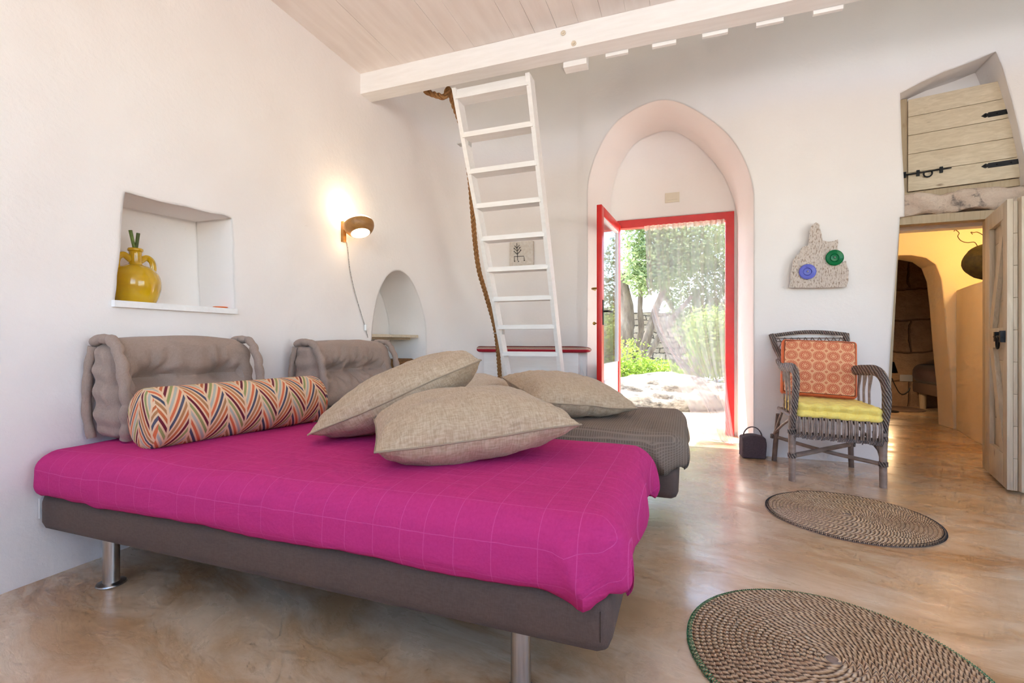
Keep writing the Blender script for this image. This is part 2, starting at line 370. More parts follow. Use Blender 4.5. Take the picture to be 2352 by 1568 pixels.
def rbox(bm, x0, x1, y0, y1, z0, z1, r, cell, disp=None, bottom=True):
    """box with rounded edges as a fine grid, for soft things"""
    c = Vector(((x0+x1)/2, (y0+y1)/2, (z0+z1)/2)); h = Vector(((x1-x0)/2, (y1-y0)/2, (z1-z0)/2))
    r = min(r, h.x, h.y, h.z)
    seen = {}
    def V(p):
        k = tuple(round(q*20000) for q in p)
        if k not in seen:
            q = Vector([max(-(h[i]-r), min(h[i]-r, p[i])) for i in range(3)]); d = Vector(p)-q
            w = q + d.normalized()*r if d.length > 1e-9 else Vector(p)
            w = w + c
            seen[k] = bm.verts.new(w+(disp(w) if disp else Vector()))
        return seen[k]
    for ax in range(3):
        a, b = [i for i in range(3) if i != ax]
        na = max(2, int(2*h[a]/cell)); nb = max(2, int(2*h[b]/cell))
        for s in (-1, 1):
            if ax == 2 and s == -1 and not bottom: continue
            for i in range(na):
                for j in range(nb):
                    q = []
                    for di, dj in ((0, 0), (1, 0), (1, 1), (0, 1)):
                        p = [0, 0, 0]; p[ax] = s*h[ax]; p[a] = -h[a]+2*h[a]*(i+di)/na; p[b] = -h[b]+2*h[b]*(j+dj)/nb
                        q.append(V(p))
                    if len(set(q)) == 4:
                        try: bm.faces.new(q)
                        except ValueError: pass
def nz(p, s, seed=0.): return noise.noise(Vector((p[0]*s+seed, p[1]*s+seed*1.7, p[2]*s-seed)))
def boolean(o, cutters):
    objs = []
    for bm in cutters:
        bmesh.ops.recalc_face_normals(bm, faces=bm.faces)
        me = bpy.data.meshes.new('cut'); bm.to_mesh(me); bm.free()
        c = bpy.data.objects.new('cut', me); C.objects.link(c); objs.append(c)
        md = o.modifiers.new('b', 'BOOLEAN'); md.object = c; md.operation = 'DIFFERENCE'; md.solver = 'EXACT'
    bpy.context.view_layer.update()
    dg = bpy.context.evaluated_depsgraph_get()
    me = bpy.data.meshes.new_from_object(o.evaluated_get(dg)); o.modifiers.clear()
    old = o.data; o.data = me; bpy.data.meshes.remove(old)
    for c in objs: m_ = c.data; bpy.data.objects.remove(c); bpy.data.meshes.remove(m_)
    me.shade_smooth(); me.set_sharp_from_angle(angle=math.radians(30))
    return o
# ================================================================ THE ROOM
def wall_solid(name, plan, thick, z0, z1, mat, flip=1):
    """solid wall following an inner plan curve"""
    P = [Vector((p[0], p[1], 0)) for p in plan]; O = []
    for i, p in enumerate(P):
        t = (P[min(i+1, len(P)-1)]-P[max(i-1, 0)]).normalized(); O.append(p+Vector((-t.y, t.x, 0))*thick*flip)
    bm = bmesh.new()
    for zz in (z0, z1): pass
    ai = [bm.verts.new((p.x, p.y, z0)) for p in P]; at = [bm.verts.new((p.x, p.y, z1)) for p in P]
    bi = [bm.verts.new((p.x, p.y, z0)) for p in O]; bt = [bm.verts.new((p.x, p.y, z1)) for p in O]
    for i in range(len(P)-1):
        bm.faces.new((ai[i], ai[i+1], at[i+1], at[i])); bm.faces.new((bi[i], bt[i], bt[i+1], bi[i+1]))
        bm.faces.new((at[i], at[i+1], bt[i+1], bt[i])); bm.faces.new((ai[i], bi[i], bi[i+1], ai[i+1]))
    bm.faces.new((ai[0], at[0], bt[0], bi[0])); bm.faces.new((ai[-1], bi[-1], bt[-1], at[-1]))
    return fin(name, bm, mat)
ZT = 4.3
left_plan = [(-2.29, -1.6), (-2.29, 1.0), (-2.29, 2.6)] + [tuple(p[:2]) for p in smooth_path([(-2.29, 3.0, 0), (-2.29, 3.5, 0), (-2.26, 3.9, 0)], 5)]
def jit(p, a, s=5., seed=0.): return Vector(p)+Vector((nz(p, s, seed)*a, nz(p, s, seed+9)*a, nz(p, s, seed+21)*a))
# square niche
def densify(L, k=7):
    out = []
    for i in range(len(L)):
        a, b = Vector(L[i]), Vector(L[(i+1) % len(L)])
        out += [a.lerp(b, j/k) for j in range(k)]
    return out
X0 = -2.29
q = [at_x(285, 441, X0), at_x(534, 499, X0), at_x(543, 712, X0), at_x(259, 697, X0)]
ring = densify(q, 8)
cb = bmesh.new()
A = [jit(p, .012, 9) for p in ring]; A = [Vector((X0+.1, p.y, p.z)) for p in A]
cen = sum(q, Vector())/4
B = [Vector((X0-.26, cen.y+(p.y-cen.y)*.95, cen.z+(p.z-cen.z)*.97)) for p in ring]
prism(cb, A, B)
# tall arched niche (left wall by the ladder)
cy = (at_x(850, 770, X0).y+at_x(975, 770, X0).y)/2; hw = .40
arch = [(cy-hw, .52), (cy-hw*1.0, .85), (cy-hw*.93, 1.08), (cy-hw*.78, 1.27), (cy-hw*.5, 1.43), (cy-hw*.15, 1.505), (cy+hw*.2, 1.50), (cy+hw*.55, 1.41), (cy+hw*.85, 1.22), (cy+hw, 1.0), (cy+hw, .52)]
ap = smooth_path([(0, y, z) for y, z in arch], 4)
cb2 = bmesh.new(); prism(cb2, [(X0+.15, p.y, p.z) for p in ap], [(X0-.36, cy+(p.y-cy)*.93, .52+(p.z-.52)*.97) for p in ap])
niche_cuts = [cb, cb2]
# niche sill board
bm = bmesh.new()
s0, s1 = at_x(266, 690, X0+.02), at_x(544, 706, X0+.02)
box(bm, X0-.25, X0+.022, s0.y-.005, s1.y+.005, s0.z-.026, s0.z+.002)
SILL = s0.z+.002
sill = struct(fin('trim_1', bm, 'white_paint', bev=.004), 'white board sill along the bottom of the square niche')
# far wall -------------------------------------------------
AL = Vector((-.897, 4.60)); AR = Vector((.505, 4.19))
far_pts = [(-2.26, 3.9), (-2.14, 4.32), (-1.86, 4.62), (-1.4, 4.71), (-1.05, 4.665), (-.897, 4.60), (-.3, 4.42), (.2, 4.27), (.505, 4.19), (.9, 4.185), (1.4, 4.185), (2.1, 4.17), (2.6, 4.05), (3.0, 3.6), (3.2, 2.8)]
far_plan = [(-2.29, -1.6), (-2.29, 1.0), (-2.29, 2.6)]+[tuple(p[:2]) for p in smooth_path([(x, y, 0) for x, y in [(-2.29, 3.0), (-2.29, 3.5)]+far_pts], 6)]
# thick part only where the door is: outer plan at fixed depth
def wall_to(name, plan, outer, z0, z1, mat):
    bm = bmesh.new(); k = len(plan)
    v = [[bm.verts.new((p[0], p[1], z)) for p in L] for z in (z0, z1) for L in (plan, outer)]
    a0, b0, a1, b1 = v
    for i in range(k-1):
        bm.faces.new((a0[i], a0[i+1], a1[i+1], a1[i])); bm.faces.new((b0[i], b1[i], b1[i+1], b0[i+1]))
        bm.faces.new((a1[i], a1[i+1], b1[i+1], b1[i])); bm.faces.new((a0[i], b0[i], b0[i+1], a0[i+1]))
    bm.faces.new((a0[0], a1[0], b1[0], b0[0])); bm.faces.new((a0[-1], b0[-1], b1[-1], a1[-1]))
    return fin(name, bm, mat)
def outer_of(p):
    x, y = p
    if y < 3.89 and x < 0: return (x-.55, y)
    if x < -1.6: t = (x+2.26)/.66; return (x-.55*(1-t), 5.32-(1-t)*1.2)
    if x < .95: return (x, 5.32)
    if x < 1.2: t = (x-.95)/.25; return (x, 5.32-.82*t)
    return (x+.0, y+.32) if x < 2.4 else (x+.35, y+.25)
wf_ = wall_to('wall_back', far_plan, [outer_of(p) for p in far_plan], -.05, ZT, 'plaster')
def on_arch(px, py):
    r = ray(px, py); a, b = AL, AR; d = b-a
    # intersect xy ray with line AL-AR
    t = (a.x*d.y-a.y*d.x)/(r.x*d.y-r.y*d.x)
    return Vector((0, 0, H))+r*t
opx = [(1350, 560), (1349, 470), (1350, 425), (1359, 385), (1374, 345), (1395, 307), (1420, 277), (1452, 255), (1490, 237), (1520, 230), (1550, 233), (1585, 247), (1620, 268), (1652, 292), (1682, 323), (1705, 360), (1722, 400), (1730, 440), (1731, 490), (1731, 600)]
top = [on_arch(*p) for p in opx]
cut = [Vector((-.905, 4.6, -.2)), Vector((-.905, 4.6, .8))] + smooth_path(top, 3) + [Vector((.505, 4.19, .8)), Vector((.505, 4.19, -.2))]
zsp = 2.2
def backof(p):
    t = (p.x+.897)/1.402
    x = -.73+t*(.46+.73)
    return Vector((x, 5.0, p.z if p.z < 2 else 2+(p.z-2)*.97))
frontP = []
for p in cut:
    b = backof(p); d = (p-b); frontP.append(p+d*.25)
cb = bmesh.new(); prism(cb, frontP, [backof(p) for p in cut])
DX0, DX1, DZ = -.705, .435, 2.15
cb2 = bmesh.new(); box(cb2, DX0+.0, DX1, 4.9, 5.6, -.2, DZ)
# two openings on the right : hatch recess and low door
def on_y(px, py, Y=4.18): return at_y(px, py, Y)
hq = [(2068, 213), (2120, 186), (2170, 163), (2230, 140), (2281, 119), (2296, 155), (2312, 215), (2328, 280), (2342, 350), (2350, 410), (2356, 470), (2352, 505), (2078, 505), (2078, 440), (2072, 330)]
hp = [on_y(*p) for p in hq]; hc = sum(hp, Vector())/len(hp)
cb3 = bmesh.new(); prism(cb3, [Vector((p.x, 3.95, p.z)) for p in hp], [Vector((p.x+(.05 if p.x > 1.8 else 0), 4.8, p.z)) for p in hp])
dq = [(1.455, 1.80), (1.43, 1.4), (1.40, .9), (1.375, .4), (1.36, -.2), (2.10, -.2), (2.12, .9), (2.13, 1.80)]
cb4 = bmesh.new(); prism(cb4, [(x, 3.9, z) for x, z in dq], [(x, 4.8, z) for x, z in dq])
boolean(wf_, niche_cuts+[cb, cb2, cb3, cb4]); struct(wf_, 'continuous white plastered wall curving round the room')
bm = bmesh.new(); box(bm, 1.1, 2.9, 4.46, 4.56, 1.75, 3.4); struct(fin('wall_recess', bm, 'plaster'))
# room right side and front wall (behind the camera), openings sized for fill light
OPEN = (-1.7, 2.6, .25, 2.55)
w = wall_solid('wall_right', [(3.2, 2.8), (3.2, -1.6)], .4, -.05, ZT, 'plaster', 1)
boolean(w, [(lambda b: (box(b, 3.0, 3.9, -.6, 2.2, .6, 2.5), b)[1])(bmesh.new())]); struct(w)
w = wall_solid('wall_front', [(3.2, -1.6), (-2.29, -1.6)], .4, -.05, ZT, 'plaster', 1)
boolean(w, [(lambda b: (box(b, -2.1, 3.0, -2.4, -1.2, 1.15, 2.88), b)[1])(bmesh.new()), (lambda b: (box(b, -2.1, 3.0, -2.4, -1.2, 3.0, 4.15), b)[1])(bmesh.new())]); struct(w)
# floor
bm = bmesh.new(); box(bm, -2.9, 3.6, -2.0, 5.33, -.08, 0)
struct(fin('floor', bm, 'cement', smooth=False))
bm = bmesh.new(); box(bm, 1.3, 4.6, 5.33, 8.4, -.08, 0)
struct(fin('floor', bm, 'cement', smooth=False))
# loft ceiling of planks
zc = 2.905
bm = bmesh.new()
pxs = [(922, 148), (1045, 119), (1090, 108), (1182, 89), (1229, 77), (1279, 66), (1329, 53), (1383, 41), (1437, 29), (1493, 16)]
ed = [at_y(a, b, 2.95).x for a, b in pxs]
ed = [-2.31]+ed
while ed[-1] < 3.2: ed.append(ed[-1]+random.choice((.13, .15, .18)))
for i, (a, b) in enumerate(zip(ed, ed[1:])):
    g = .0022 if i in (1, 4, 5, 7, 10) else .001
    box(bm, a+g*.5, b-g*.5, -1.62, 2.97, zc+random.uniform(0, .002), zc+.03)
struct(fin('ceiling', bm, 'ceiling_paint', smooth=False))
bm = bmesh.new(); box(bm, -2.4, 3.3, -1.62, 2.97, zc+.035, zc+.06)
struct(fin('ceiling', bm, 'cane_dark', smooth=False))
bm = bmesh.new(); box(bm, -2.9, 3.7, -2.1, 5.4, ZT, ZT+.2)
struct(fin('ceiling', bm, 'plaster', smooth=False))
# loft beam
beam = thing('ceiling_beam', 'long white painted timber beam carrying the plank loft above the ladder', 'beam', (0, 3.01, 2.75), kind='structure')
bm = bmesh.new(); box(bm, -2.31, 3.3, 2.95, 3.08, 2.755, 2.905)
fin('timber', bm, 'white_paint', beam, bev=.006)
for (a, b) in ((1294, 76), (1318, 100)):
    p = at_y(a, b, 2.948)
    bm = bmesh.new()
    m = Matrix.Translation(p) @ Matrix.Rotation(PI/2, 4, 'X')
    lathe(bm, [(.016, -.002), (.016, .004), (.013, .006), (.009, .006), (.009, .012), (.004, .013)], 6 if 0 else 16); bmesh.ops.transform(bm, matrix=m, verts=bm.verts)
    fin('bolt', bm, 'beige_plastic', beam)
for i, (a, b, y) in enumerate([(1294, 1347, 141), (1391, 1443, 121), (1498, 1553, 99), (1613, 1672, 75), (1737, 1800, 48), (1868, 1937, 18)]):
    p0, p1 = at_y(a, y, 3.085), at_y(b, y, 3.085); zb = 2.735 if i else 2.72
    bm = bmesh.new(); box(bm, p0.x, p1.x, 3.083, 3.105 if i else 3.16, zb, 3.5)
    fin('railing_board', bm, 'white_paint', beam, bev=.002)
# stone lintel between the hatch and the low door
def blob(bm, c, r, sub=4, amp=.15, s=2., seed=0, flat=None):
    bmesh.ops.create_icosphere(bm, subdivisions=sub, radius=1, matrix=Matrix.Identity(4))
    for v in bm.verts:
        d = v.co.normalized(); k = 1+amp*nz(d, s, seed)+amp*.4*nz(d, s*3, seed)+amp*.15*nz(d, s*8, seed)
        v.co = Vector((c[0]+d.x*r[0]*k, c[1]+d.y*r[1]*k, c[2]+d.z*r[2]*k))
        if flat is not None and v.co.z < flat: v.co.z = flat
bm = bmesh.new()
def ld(w): return Vector((nz(w, 7, 1)*.03, nz(w, 6, 4)*.05+nz(w, 20, 2)*.015, nz(w, 5, 7)*.025+nz(w, 18, 3)*.012))
rbox(bm, 1.455, 2.32, 4.20, 4.48, 1.815, 1.965, .03, .02, ld)
struct(fin('stone_lintel', bm, 'limestone'), 'rough pink grey limestone lintel above the low doorway')
# ------------------------------------------------ door_1 : red glazed door
d1 = thing('door_1', 'red framed glazed entrance door standing open', 'door', (DX0, 5.0, 0), kind='structure')
bm = bmesh.new()
yf0, yf1 = 4.985, 5.07
box(bm, DX1-.075, DX1, yf0, yf1, 0, DZ-.005); box(bm, DX0+.0, DX0+.06, yf0, yf1, 0, DZ-.005); box(bm, DX0+.0602, DX1-.0752, yf0, yf1, DZ-.085, DZ-.006)
fin('door_frame', bm, 'red_paint', d1, bev=.004)
# leaf : hinge near (-.64,5.0), swung in
hx = Vector((-.650, 4.975, 0)); fe = at_y(1377, 467, 4.14); e = Vector((fe.x-.005, 4.15, 0))
ax_ = (e-hx).normalized(); LW = (e-hx).length
Ml = Matrix.Translation(hx) @ Matrix(((ax_.x, -ax_.y, 0, 0), (ax_.y, ax_.x, 0, 0), (0, 0, 1, 0), (0, 0, 0, 1)))
LZ0, LZ1 = .015, 2.095; sw = .085; th = .045
bm = bmesh.new()
box(bm, 0, sw, -th/2, th/2, LZ0, LZ1, Ml); box(bm, LW-sw, LW, -th/2, th/2, LZ0, LZ1, Ml)
box(bm, sw+.0005, LW-sw-.0005, -th/2, th/2, LZ1-sw, LZ1, Ml); box(bm, sw+.0005, LW-sw-.0005, -th/2, th/2, LZ0, LZ0+.1, Ml)
leaf = fin('door_leaf', bm, 'red_paint', d1, bev=.004)
bm = bmesh.new()
pl = Ml
box(bm, sw, LW-sw, -th/2-.001, th/2-.01, .60, .70, pl); box(bm, sw, LW-sw, -.012, .012, .115, .60, pl); box(bm, sw+.05, LW-sw-.05, -.020, .02, .17, .55, pl)
fin('lower_panel', bm, 'door_white', leaf, bev=.004)
bm = bmesh.new()
for (a, b, c_, d_) in ((sw, sw+.018, .70, LZ1-sw), (LW-sw-.018, LW-sw, .70, LZ1-sw), (sw, LW-sw, LZ1-sw-.018, LZ1-sw)): box(bm, a, b, -.018, .018, c_, d_, pl)
fin('glazing_bead', bm, 'door_white', leaf)
bm = bmesh.new(); box(bm, sw+.005, LW-sw-.005, -.003, .003, .70, LZ1-sw-.01, pl)
fin('glass_pane', bm, 'window_glass', leaf, smooth=False)
for s, mt in ((1, 'black_iron'), (-1, 'brass')):
    bm = bmesh.new()
    hz = 1.165 if s == 1 else 1.37
    y1_, y2_ = sorted((s*th/2, s*(th/2+.006)))
    box(bm, LW-.062, LW-.03, y1_, y2_, hz-.12, hz+.10, pl)
    tube(bm, [pl @ Vector(q_) for q_ in ((LW-.046, s*.02, hz), (LW-.046, s*.07, hz), (LW-.06, s*.078, hz), (LW-.16, s*.078, hz-.002))], .009, 8)
    fin('door_handle', bm, mt, leaf)
bm = bmesh.new(); lathe(bm, [(.004, 0), (.006, .02), (.014, .026), (.015, .036), (.008, .045)], 12); bmesh.ops.transform(bm, matrix=pl @ Matrix.Translation((LW-.046, -th/2, 1.06)) @ Matrix.Rotation(PI/2, 4, 'X'), verts=bm.verts)
fin('door_key', bm, 'brass', leaf)
# ------------------------------------------------ door_2 : pale boarded bifold door
d2 = thing('door_2', 'pale boarded bifold door folded open at the low doorway', 'door', (1.96, 4.17, 0), kind='structure')
bm = bmesh.new()
jl = [(1.385, 0), (1.465, 1.80)]
prism(bm, [(1.36, 4.24, 0), (1.395, 4.24, 0), (1.475, 4.24, 1.8), (1.44, 4.24, 1.8)], [(1.36, 4.33, 0), (1.395, 4.33, 0), (1.475, 4.33, 1.8), (1.44, 4.33, 1.8)])
box(bm, 1.40, 2.1, 4.235, 4.325, 1.752, 1.813); box(bm, 1.985, 2.05, 4.235, 4.325, 0, 1.752)
fr = fin('door_frame', bm, 'frame_wood', d2, bev=.003)
p = at_y(2037, 772, 4.238); bm = bmesh.new(); box(bm, p.x-.012, p.x+.014, 4.222, 4.241, p.z-.025, p.z+.025)
fin('strike_plate', bm, 'black_iron', fr, bev=.002)
def board_leaf(name, a, b, z0, z1, th, inner=True, nb=None):
    a = Vector((a[0], a[1], 0)); b = Vector((b[0], b[1], 0)); ax = (b-a).normalized(); L = (b-a).length
    Mx = Matrix.Translation(a) @ Matrix(((ax.x, -ax.y, 0, 0), (ax.y, ax.x, 0, 0), (0, 0, 1, 0), (0, 0, 0, 1)))
    return Mx, L
a2, b2 = (1.985, 4.19), (1.835, 3.645); Mx, L = board_leaf('', a2, b2, 0, 1.75, .03)
# local +y of this leaf points to -x? choose side facing the camera (towards -X)
side = -1 if (Mx.to_3x3() @ Vector((0, 1, 0))).x > 0 else 1
def sbox(bm, x0, x1, t0, t1, z0, z1): box(bm, x0, x1, min(side*t0, side*t1), max(side*t0, side*t1), z0, z1, Mx)
DT = 1.745
bm = bmesh.new()
zz = .02
while zz < DT-.02:
    z2 = min(zz+.19, DT); sbox(bm, 0, L, 0, .018, zz, z2-.002); zz = z2
lf = fin('door_leaf', bm, 'pale_wood_v', d2, bev=.0015)
bm = bmesh.new()
sbox(bm, 0, .13, .0185, .045, .02, DT); sbox(bm, L-.09, L, .0185, .045, .02, DT)
sbox(bm, .1302, L-.0902, .0185, .045, .02, .22); sbox(bm, .1302, L-.0902, .0185, .045, DT-.10, DT); sbox(bm, .1302, L-.0902, .0185, .045, .86, .985)
fin('ledge_frame', bm, 'pale_wood_v', lf, bev=.002)
for (x0, z0, x1, z1) in ((.15, .86, L-.12, .22), (L-.12, 1.645, .16, .985)):
    bm = bmesh.new(); w_ = .075
    prism(bm, [Mx @ Vector((x, side*.0185, z)) for x, z in ((x0-w_*.4, z0), (x0+w_*.8, z0), (x1+w_*.4, z1), (x1-w_*.8, z1))], [Mx @ Vector((x, side*.042, z)) for x, z in ((x0-w_*.4, z0), (x0+w_*.8, z0), (x1+w_*.4, z1), (x1-w_*.8, z1))])
    fin('brace', bm, 'pale_wood_v', lf, bev=.002)
bm = bmesh.new()
tube(bm, [Mx @ Vector(v_) for v_ in ((L-.24, side*.056, .93), (L-.02, side*.056, .93))], .007, 8)
sbox(bm, L-.21, L-.18, .045, .065, .90, .96); sbox(bm, L-.06, L-.03, .045, .068, .895, .965)
ringp = [Mx @ Vector((L-.125+.028*math.cos(t), side*.062, .893+.036*math.sin(t))) for t in [2*PI*i/20 for i in range(20)]]
tube(bm, ringp, .006, 8, closed=True)
fin('slide_latch', bm, 'black_iron', lf)
# folded second leaf
bm = bmesh.new(); bx0 = 1.838; by = 3.628
zz = .02
while zz < DT-.02:
    z2 = min(zz+.19, DT); box(bm, bx0+.06, bx0+.52, by, by+.02, zz, z2-.003); zz = z2
lf2 = fin('door_leaf', bm, 'pale_wood_v', d2, bev=.0015)
bm = bmesh.new(); box(bm, bx0, bx0+.075, by-.012, by+.03, .02, DT)
for z in (.4, .62, .95, 1.28, 1.52, 1.62): bmesh.ops.create_uvsphere(bm, u_segments=8, v_segments=5, radius=.004, matrix=Matrix.Translation((bx0+.035+random.uniform(-.01, .01), by-.012, z)))
fin('ledge_frame', bm, 'pale_wood_v', lf2, bev=.002)
# ------------------------------------------------ door_3 : loft hatch of boards
hL = at_y(2086, 440, 4.36); hR = at_y(2346, 410, 4.235); 
d3 = thing('door_3', 'pale boarded hatch high in the wall recess with iron hinges', 'hatch', (hL.x, hL.y, hL.z), kind='structure')
hx_ = Vector((hR.x-hL.x, hR.y-hL.y, 0)); HL = hx_.length; hx_.normalize()
Mh = Matrix.Translation((hL.x, hL.y, hL.z)) @ Matrix(((hx_.x, -hx_.y, 0, 0), (hx_.y, hx_.x, 0, 0), (0, 0, 1, 0), (0, 0, 0, 1)))
HH = at_y(2085, 269, hL.y).z-hL.z
bm = bmesh.new()
for i in range(4): box(bm, 0, HL+.02, 0, .025, HH*i/4+.001, HH*(i+1)/4-.0025, Mh)
pan = fin('board_panel', bm, 'pale_wood', d3, bev=.0015)
bm = bmesh.new(); box(bm, 0, HL+.15, .004, .03, HH+.002, HH+.13, Mh)
fin('head_board', bm, 'pale_wood', d3, bev=.002)
bm = bmesh.new(); box(bm, -.06, -.002, .02, .06, -.06, HH+.15, Mh); box(bm, -.04, HL+.1, .012, .1, -.055, -.004, Mh)
fin('hatch_frame', bm, 'frame_wood', d3, bev=.002)
def strap(z):
    bm = bmesh.new()
    L_ = .20
    box(bm, HL-L_+.035, HL+.03, -.005, 0, z-.017, z+.017, Mh)
    prism(bm, [Mh @ Vector((x, -.005, z+dz)) for x, dz in ((HL-L_, 0), (HL-L_+.02, .016), (HL-L_+.04, .008), (HL-L_+.04, -.008), (HL-L_+.02, -.016))], [Mh @ Vector((x, 0, z+dz)) for x, dz in ((HL-L_, 0), (HL-L_+.02, .016), (HL-L_+.04, .008), (HL-L_+.04, -.008), (HL-L_+.02, -.016))])
    for x in (HL-L_+.02, HL-L_+.08, HL-.05): bmesh.ops.create_uvsphere(bm, u_segments=8, v_segments=5, radius=.005, matrix=Mh @ Matrix.Translation((x, -.006, z)))
    fin('strap_hinge', bm, 'black_iron', pan)
strap(HH*.195); strap(HH*.83)
bm = bmesh.new(); zb = .125
tube(bm, [Mh @ Vector(v_) for v_ in ((-.03, -.012, zb), (.24, -.012, zb+.004))], [.006, .004], 8)
for x in (-.022, .055, .185): box(bm, x-.009, x+.009, -.016, 0, zb-.02, zb+.022, Mh)
tube(bm, [Mh @ Vector((.11+.024*math.cos(t), -.014, zb-.014+.024*math.sin(t))) for t in [PI*.75+1.5*PI*i/16 for i in range(17)]], .005, 8)
fin('slide_bolt', bm, 'black_iron', pan)
# ------------------------------------------------ passage behind
pl_ = smooth_path([(2.16, 4.52, 0), (2.30, 4.82, 0), (2.385, 5.10, 0), (2.47, 5.55, 0), (2.60, 6.12, 0)], 6)
bm = bmesh.new()
low = [(p.x, p.y) for p in pl_]; outp = [(p[0]+.5, p[1]-.05) for p in low]
wall = wall_to('wall_passage', low, outp, 0, 1.42, 'plaster_cream'); struct(wall)
w = wall_to('wall_passage', outp, [(x+.2, y) for x, y in outp], 0, 2.5, 'plaster_yellow'); struct(w)
bm = bmesh.new(); box(bm, 1.2, 3.4, 6.13, 6.42, 0, 2.5)
w = fin('wall_passage', bm, 'plaster_cream')
aq = [(at_y(px, py, 6.13).x, at_y(px, py, 6.13).z) for px, py in ((2193, 990), (2188, 900), (2178, 800), (2170, 700), (2163, 640), (2150, 607), (2128, 592), (2095, 586), (2060, 586), (2030, 592), (2012, 612))]
aq = [(aq[0][0], -.1)]+aq[1:]+[(1.95, 1.3), (1.95, -.1)]
cb = bmesh.new(); prism(cb, [(x, 6.0, z) for x, z in aq], [(x-.02, 6.6, z) for x, z in aq])
boolean(w, [cb]); struct(w)
# a cream skim coat low on the passage end wall : thin plaster band right of the opening
bm = bmesh.new(); box(bm, 1.25, 1.30, 4.5, 8.4, 0, 2.5); struct(fin('wall_passage', bm, 'plaster_cream'))
bm = bmesh.new(); box(bm, 1.2, 3.6, 4.50, 6.42, 2.1, 2.2); struct(fin('ceiling', bm, 'plaster_yellow'))
bm = bmesh.new(); box(bm, 1.2, 4.6, 8.05, 8.3, 0, 2.5); struct(fin('wall_stone', bm, 'block_wall'))
bm = bmesh.new(); box(bm, 4.4, 4.6, 6.4, 8.05, 0, 2.5); struct(fin('wall_stone', bm, 'block_wall'))
bm = bmesh.new(); box(bm, 3.4, 4.6, 6.2, 6.42, 0, 2.5); struct(fin('wall_stone', bm, 'block_wall'))
bm = bmesh.new(); box(bm, 1.2, 4.6, 6.42, 8.3, 2.3, 2.4); struct(fin('ceiling', bm, 'block_wall'))
# ================================================================ THINGS
# ---- beds
def make_bed(x0, x1, y0, y1, label, base_mat='base_fabric', legs='steel', zb=.195, zt=.335):
    t = thing('bed', label, 'bed', ((x0+x1)/2, (y0+y1)/2, 0))
    bm = bmesh.new(); rbox(bm, x0, x1, y0, y1, zb, zt, .035, .03); fin('bed_base', bm, base_mat, t)
    bm = bmesh.new(); rbox(bm, x0+.03, x1-.03, y0+.03, y1-.03, zt-.005, zt+.14, .05, .05); fin('mattress', bm, 'linen_light', t)
    for lx in (x0+.27, x1-.24):
        for ly in (y0+.09, y1-.09):
            bm = bmesh.new(); lathe(bm, [(.045, 0), (.047, .003), (.045, .007), (.026, .010), (.0255, .014), (.0255, zb+.01)], 32, (lx, ly, 0)); fin('leg', bm, legs, t)
    return t
bed1 = make_bed(-2.275, -.155, 1.055, 1.925, 'low taupe upholstered bed with steel legs, in the foreground')
bm = bmesh.new(); box(bm, -2.283, -2.277, 1.063, 1.075, .235, .31); fin('care_tag', bm, 'white_plastic', bed1)
bm = bmesh.new(); tube(bm, [(-.178, 1.0572, .30), (-.178, 1.0569, .27), (-.178, 1.0572, .232)], .0012, 6); fin('seam', bm, 'base_fabric_dark', bed1)
bed2 = make_bed(-2.24, -.03, 2.215, 3.08, 'low taupe upholstered bed behind the magenta one, nearer the open door')
# ---- spreads
def spread(name, label, x0, x1, y0, y1, z0, z1, mat, seed, corner=True):
    def dp(w):
        k = max(0, (z1-w.z)/(z1-z0)); o = Vector()
        out = Vector((w.x-(x0+x1)/2, w.y-(y0+y1)/2, 0)); 
        ex = min(w.x-x0, x1-w.x); ey = min(w.y-y0, y1-w.y)
        nrm = Vector((0, 0, 0))
        if ey < .03: nrm = Vector((0, -1 if w.y < (y0+y1)/2 else 1, 0))
        if ex < .03: nrm = nrm+Vector((-1 if w.x < (x0+x1)/2 else 1, 0, 0))
        if nrm.length: nrm.normalize()
        o += nrm*(.012*math.sin(k*PI*.8)+.012*nz(w, 5, seed)*k+.005*nz(w, 18, seed)*k)
        o.z += .006*nz(w, 3.5, seed+3)*(1-k) - (1-k)*.012*max(0, 1-min(ex, ey)/.12)
        # hem line wobble
        if w.z < z0+.03: o.z += .010*nz((w.x, w.y, 0), 3, seed+5)+.004*nz((w.x, w.y, 0), 14, seed)
        # corner tuck : diagonal fold at the foot corners
        if corner and ex < .35 and w.x > (x0+x1)/2:
            fx = x1-.06-.10*(1-k)*.8 ; a = (w.x-fx)/.05
            if w.y < y0+.05 and k > .2:
                if a > 0: o += Vector((0, .024*min(1, a)*k, .006*k))
                o += Vector((0, -.020*math.exp(-((w.x-fx+.018)/.018)**2)*k, -.022*math.exp(-((w.x-fx+.03)/.05)**2)*(k > .88)))
            if w.y > y1-.1: o += Vector((.02*k, .0, -.015*k))
            if abs(w.x-x1) < .03: o += Vector((.018*k*math.sin((w.y-y0)*14+seed), 0, -.012*k*math.sin((w.y-y0)*9)))
        return o
    bm = bmesh.new(); rbox(bm, x0, x1, y0, y1, z0, z1, .065, .014, dp, bottom=False)
    bm2 = bm; o = fin(name, bm2, mat)
    md = o.modifiers.new('thickness', 'SOLIDIFY'); md.thickness = .004; md.offset = -1
    return tag(o, label, 'bedspread')
spread('bedspread', 'magenta pink cotton bedspread with raised thread lines, on the nearest bed', -2.272, -.125, 1.03, 1.95, .315, .505, 'magenta', 2.)
spread('bedspread', 'grey-brown waffle bedspread on the bed nearer the door', -2.235, -.003, 2.195, 3.10, .31, .50, 'waffle', 6.)
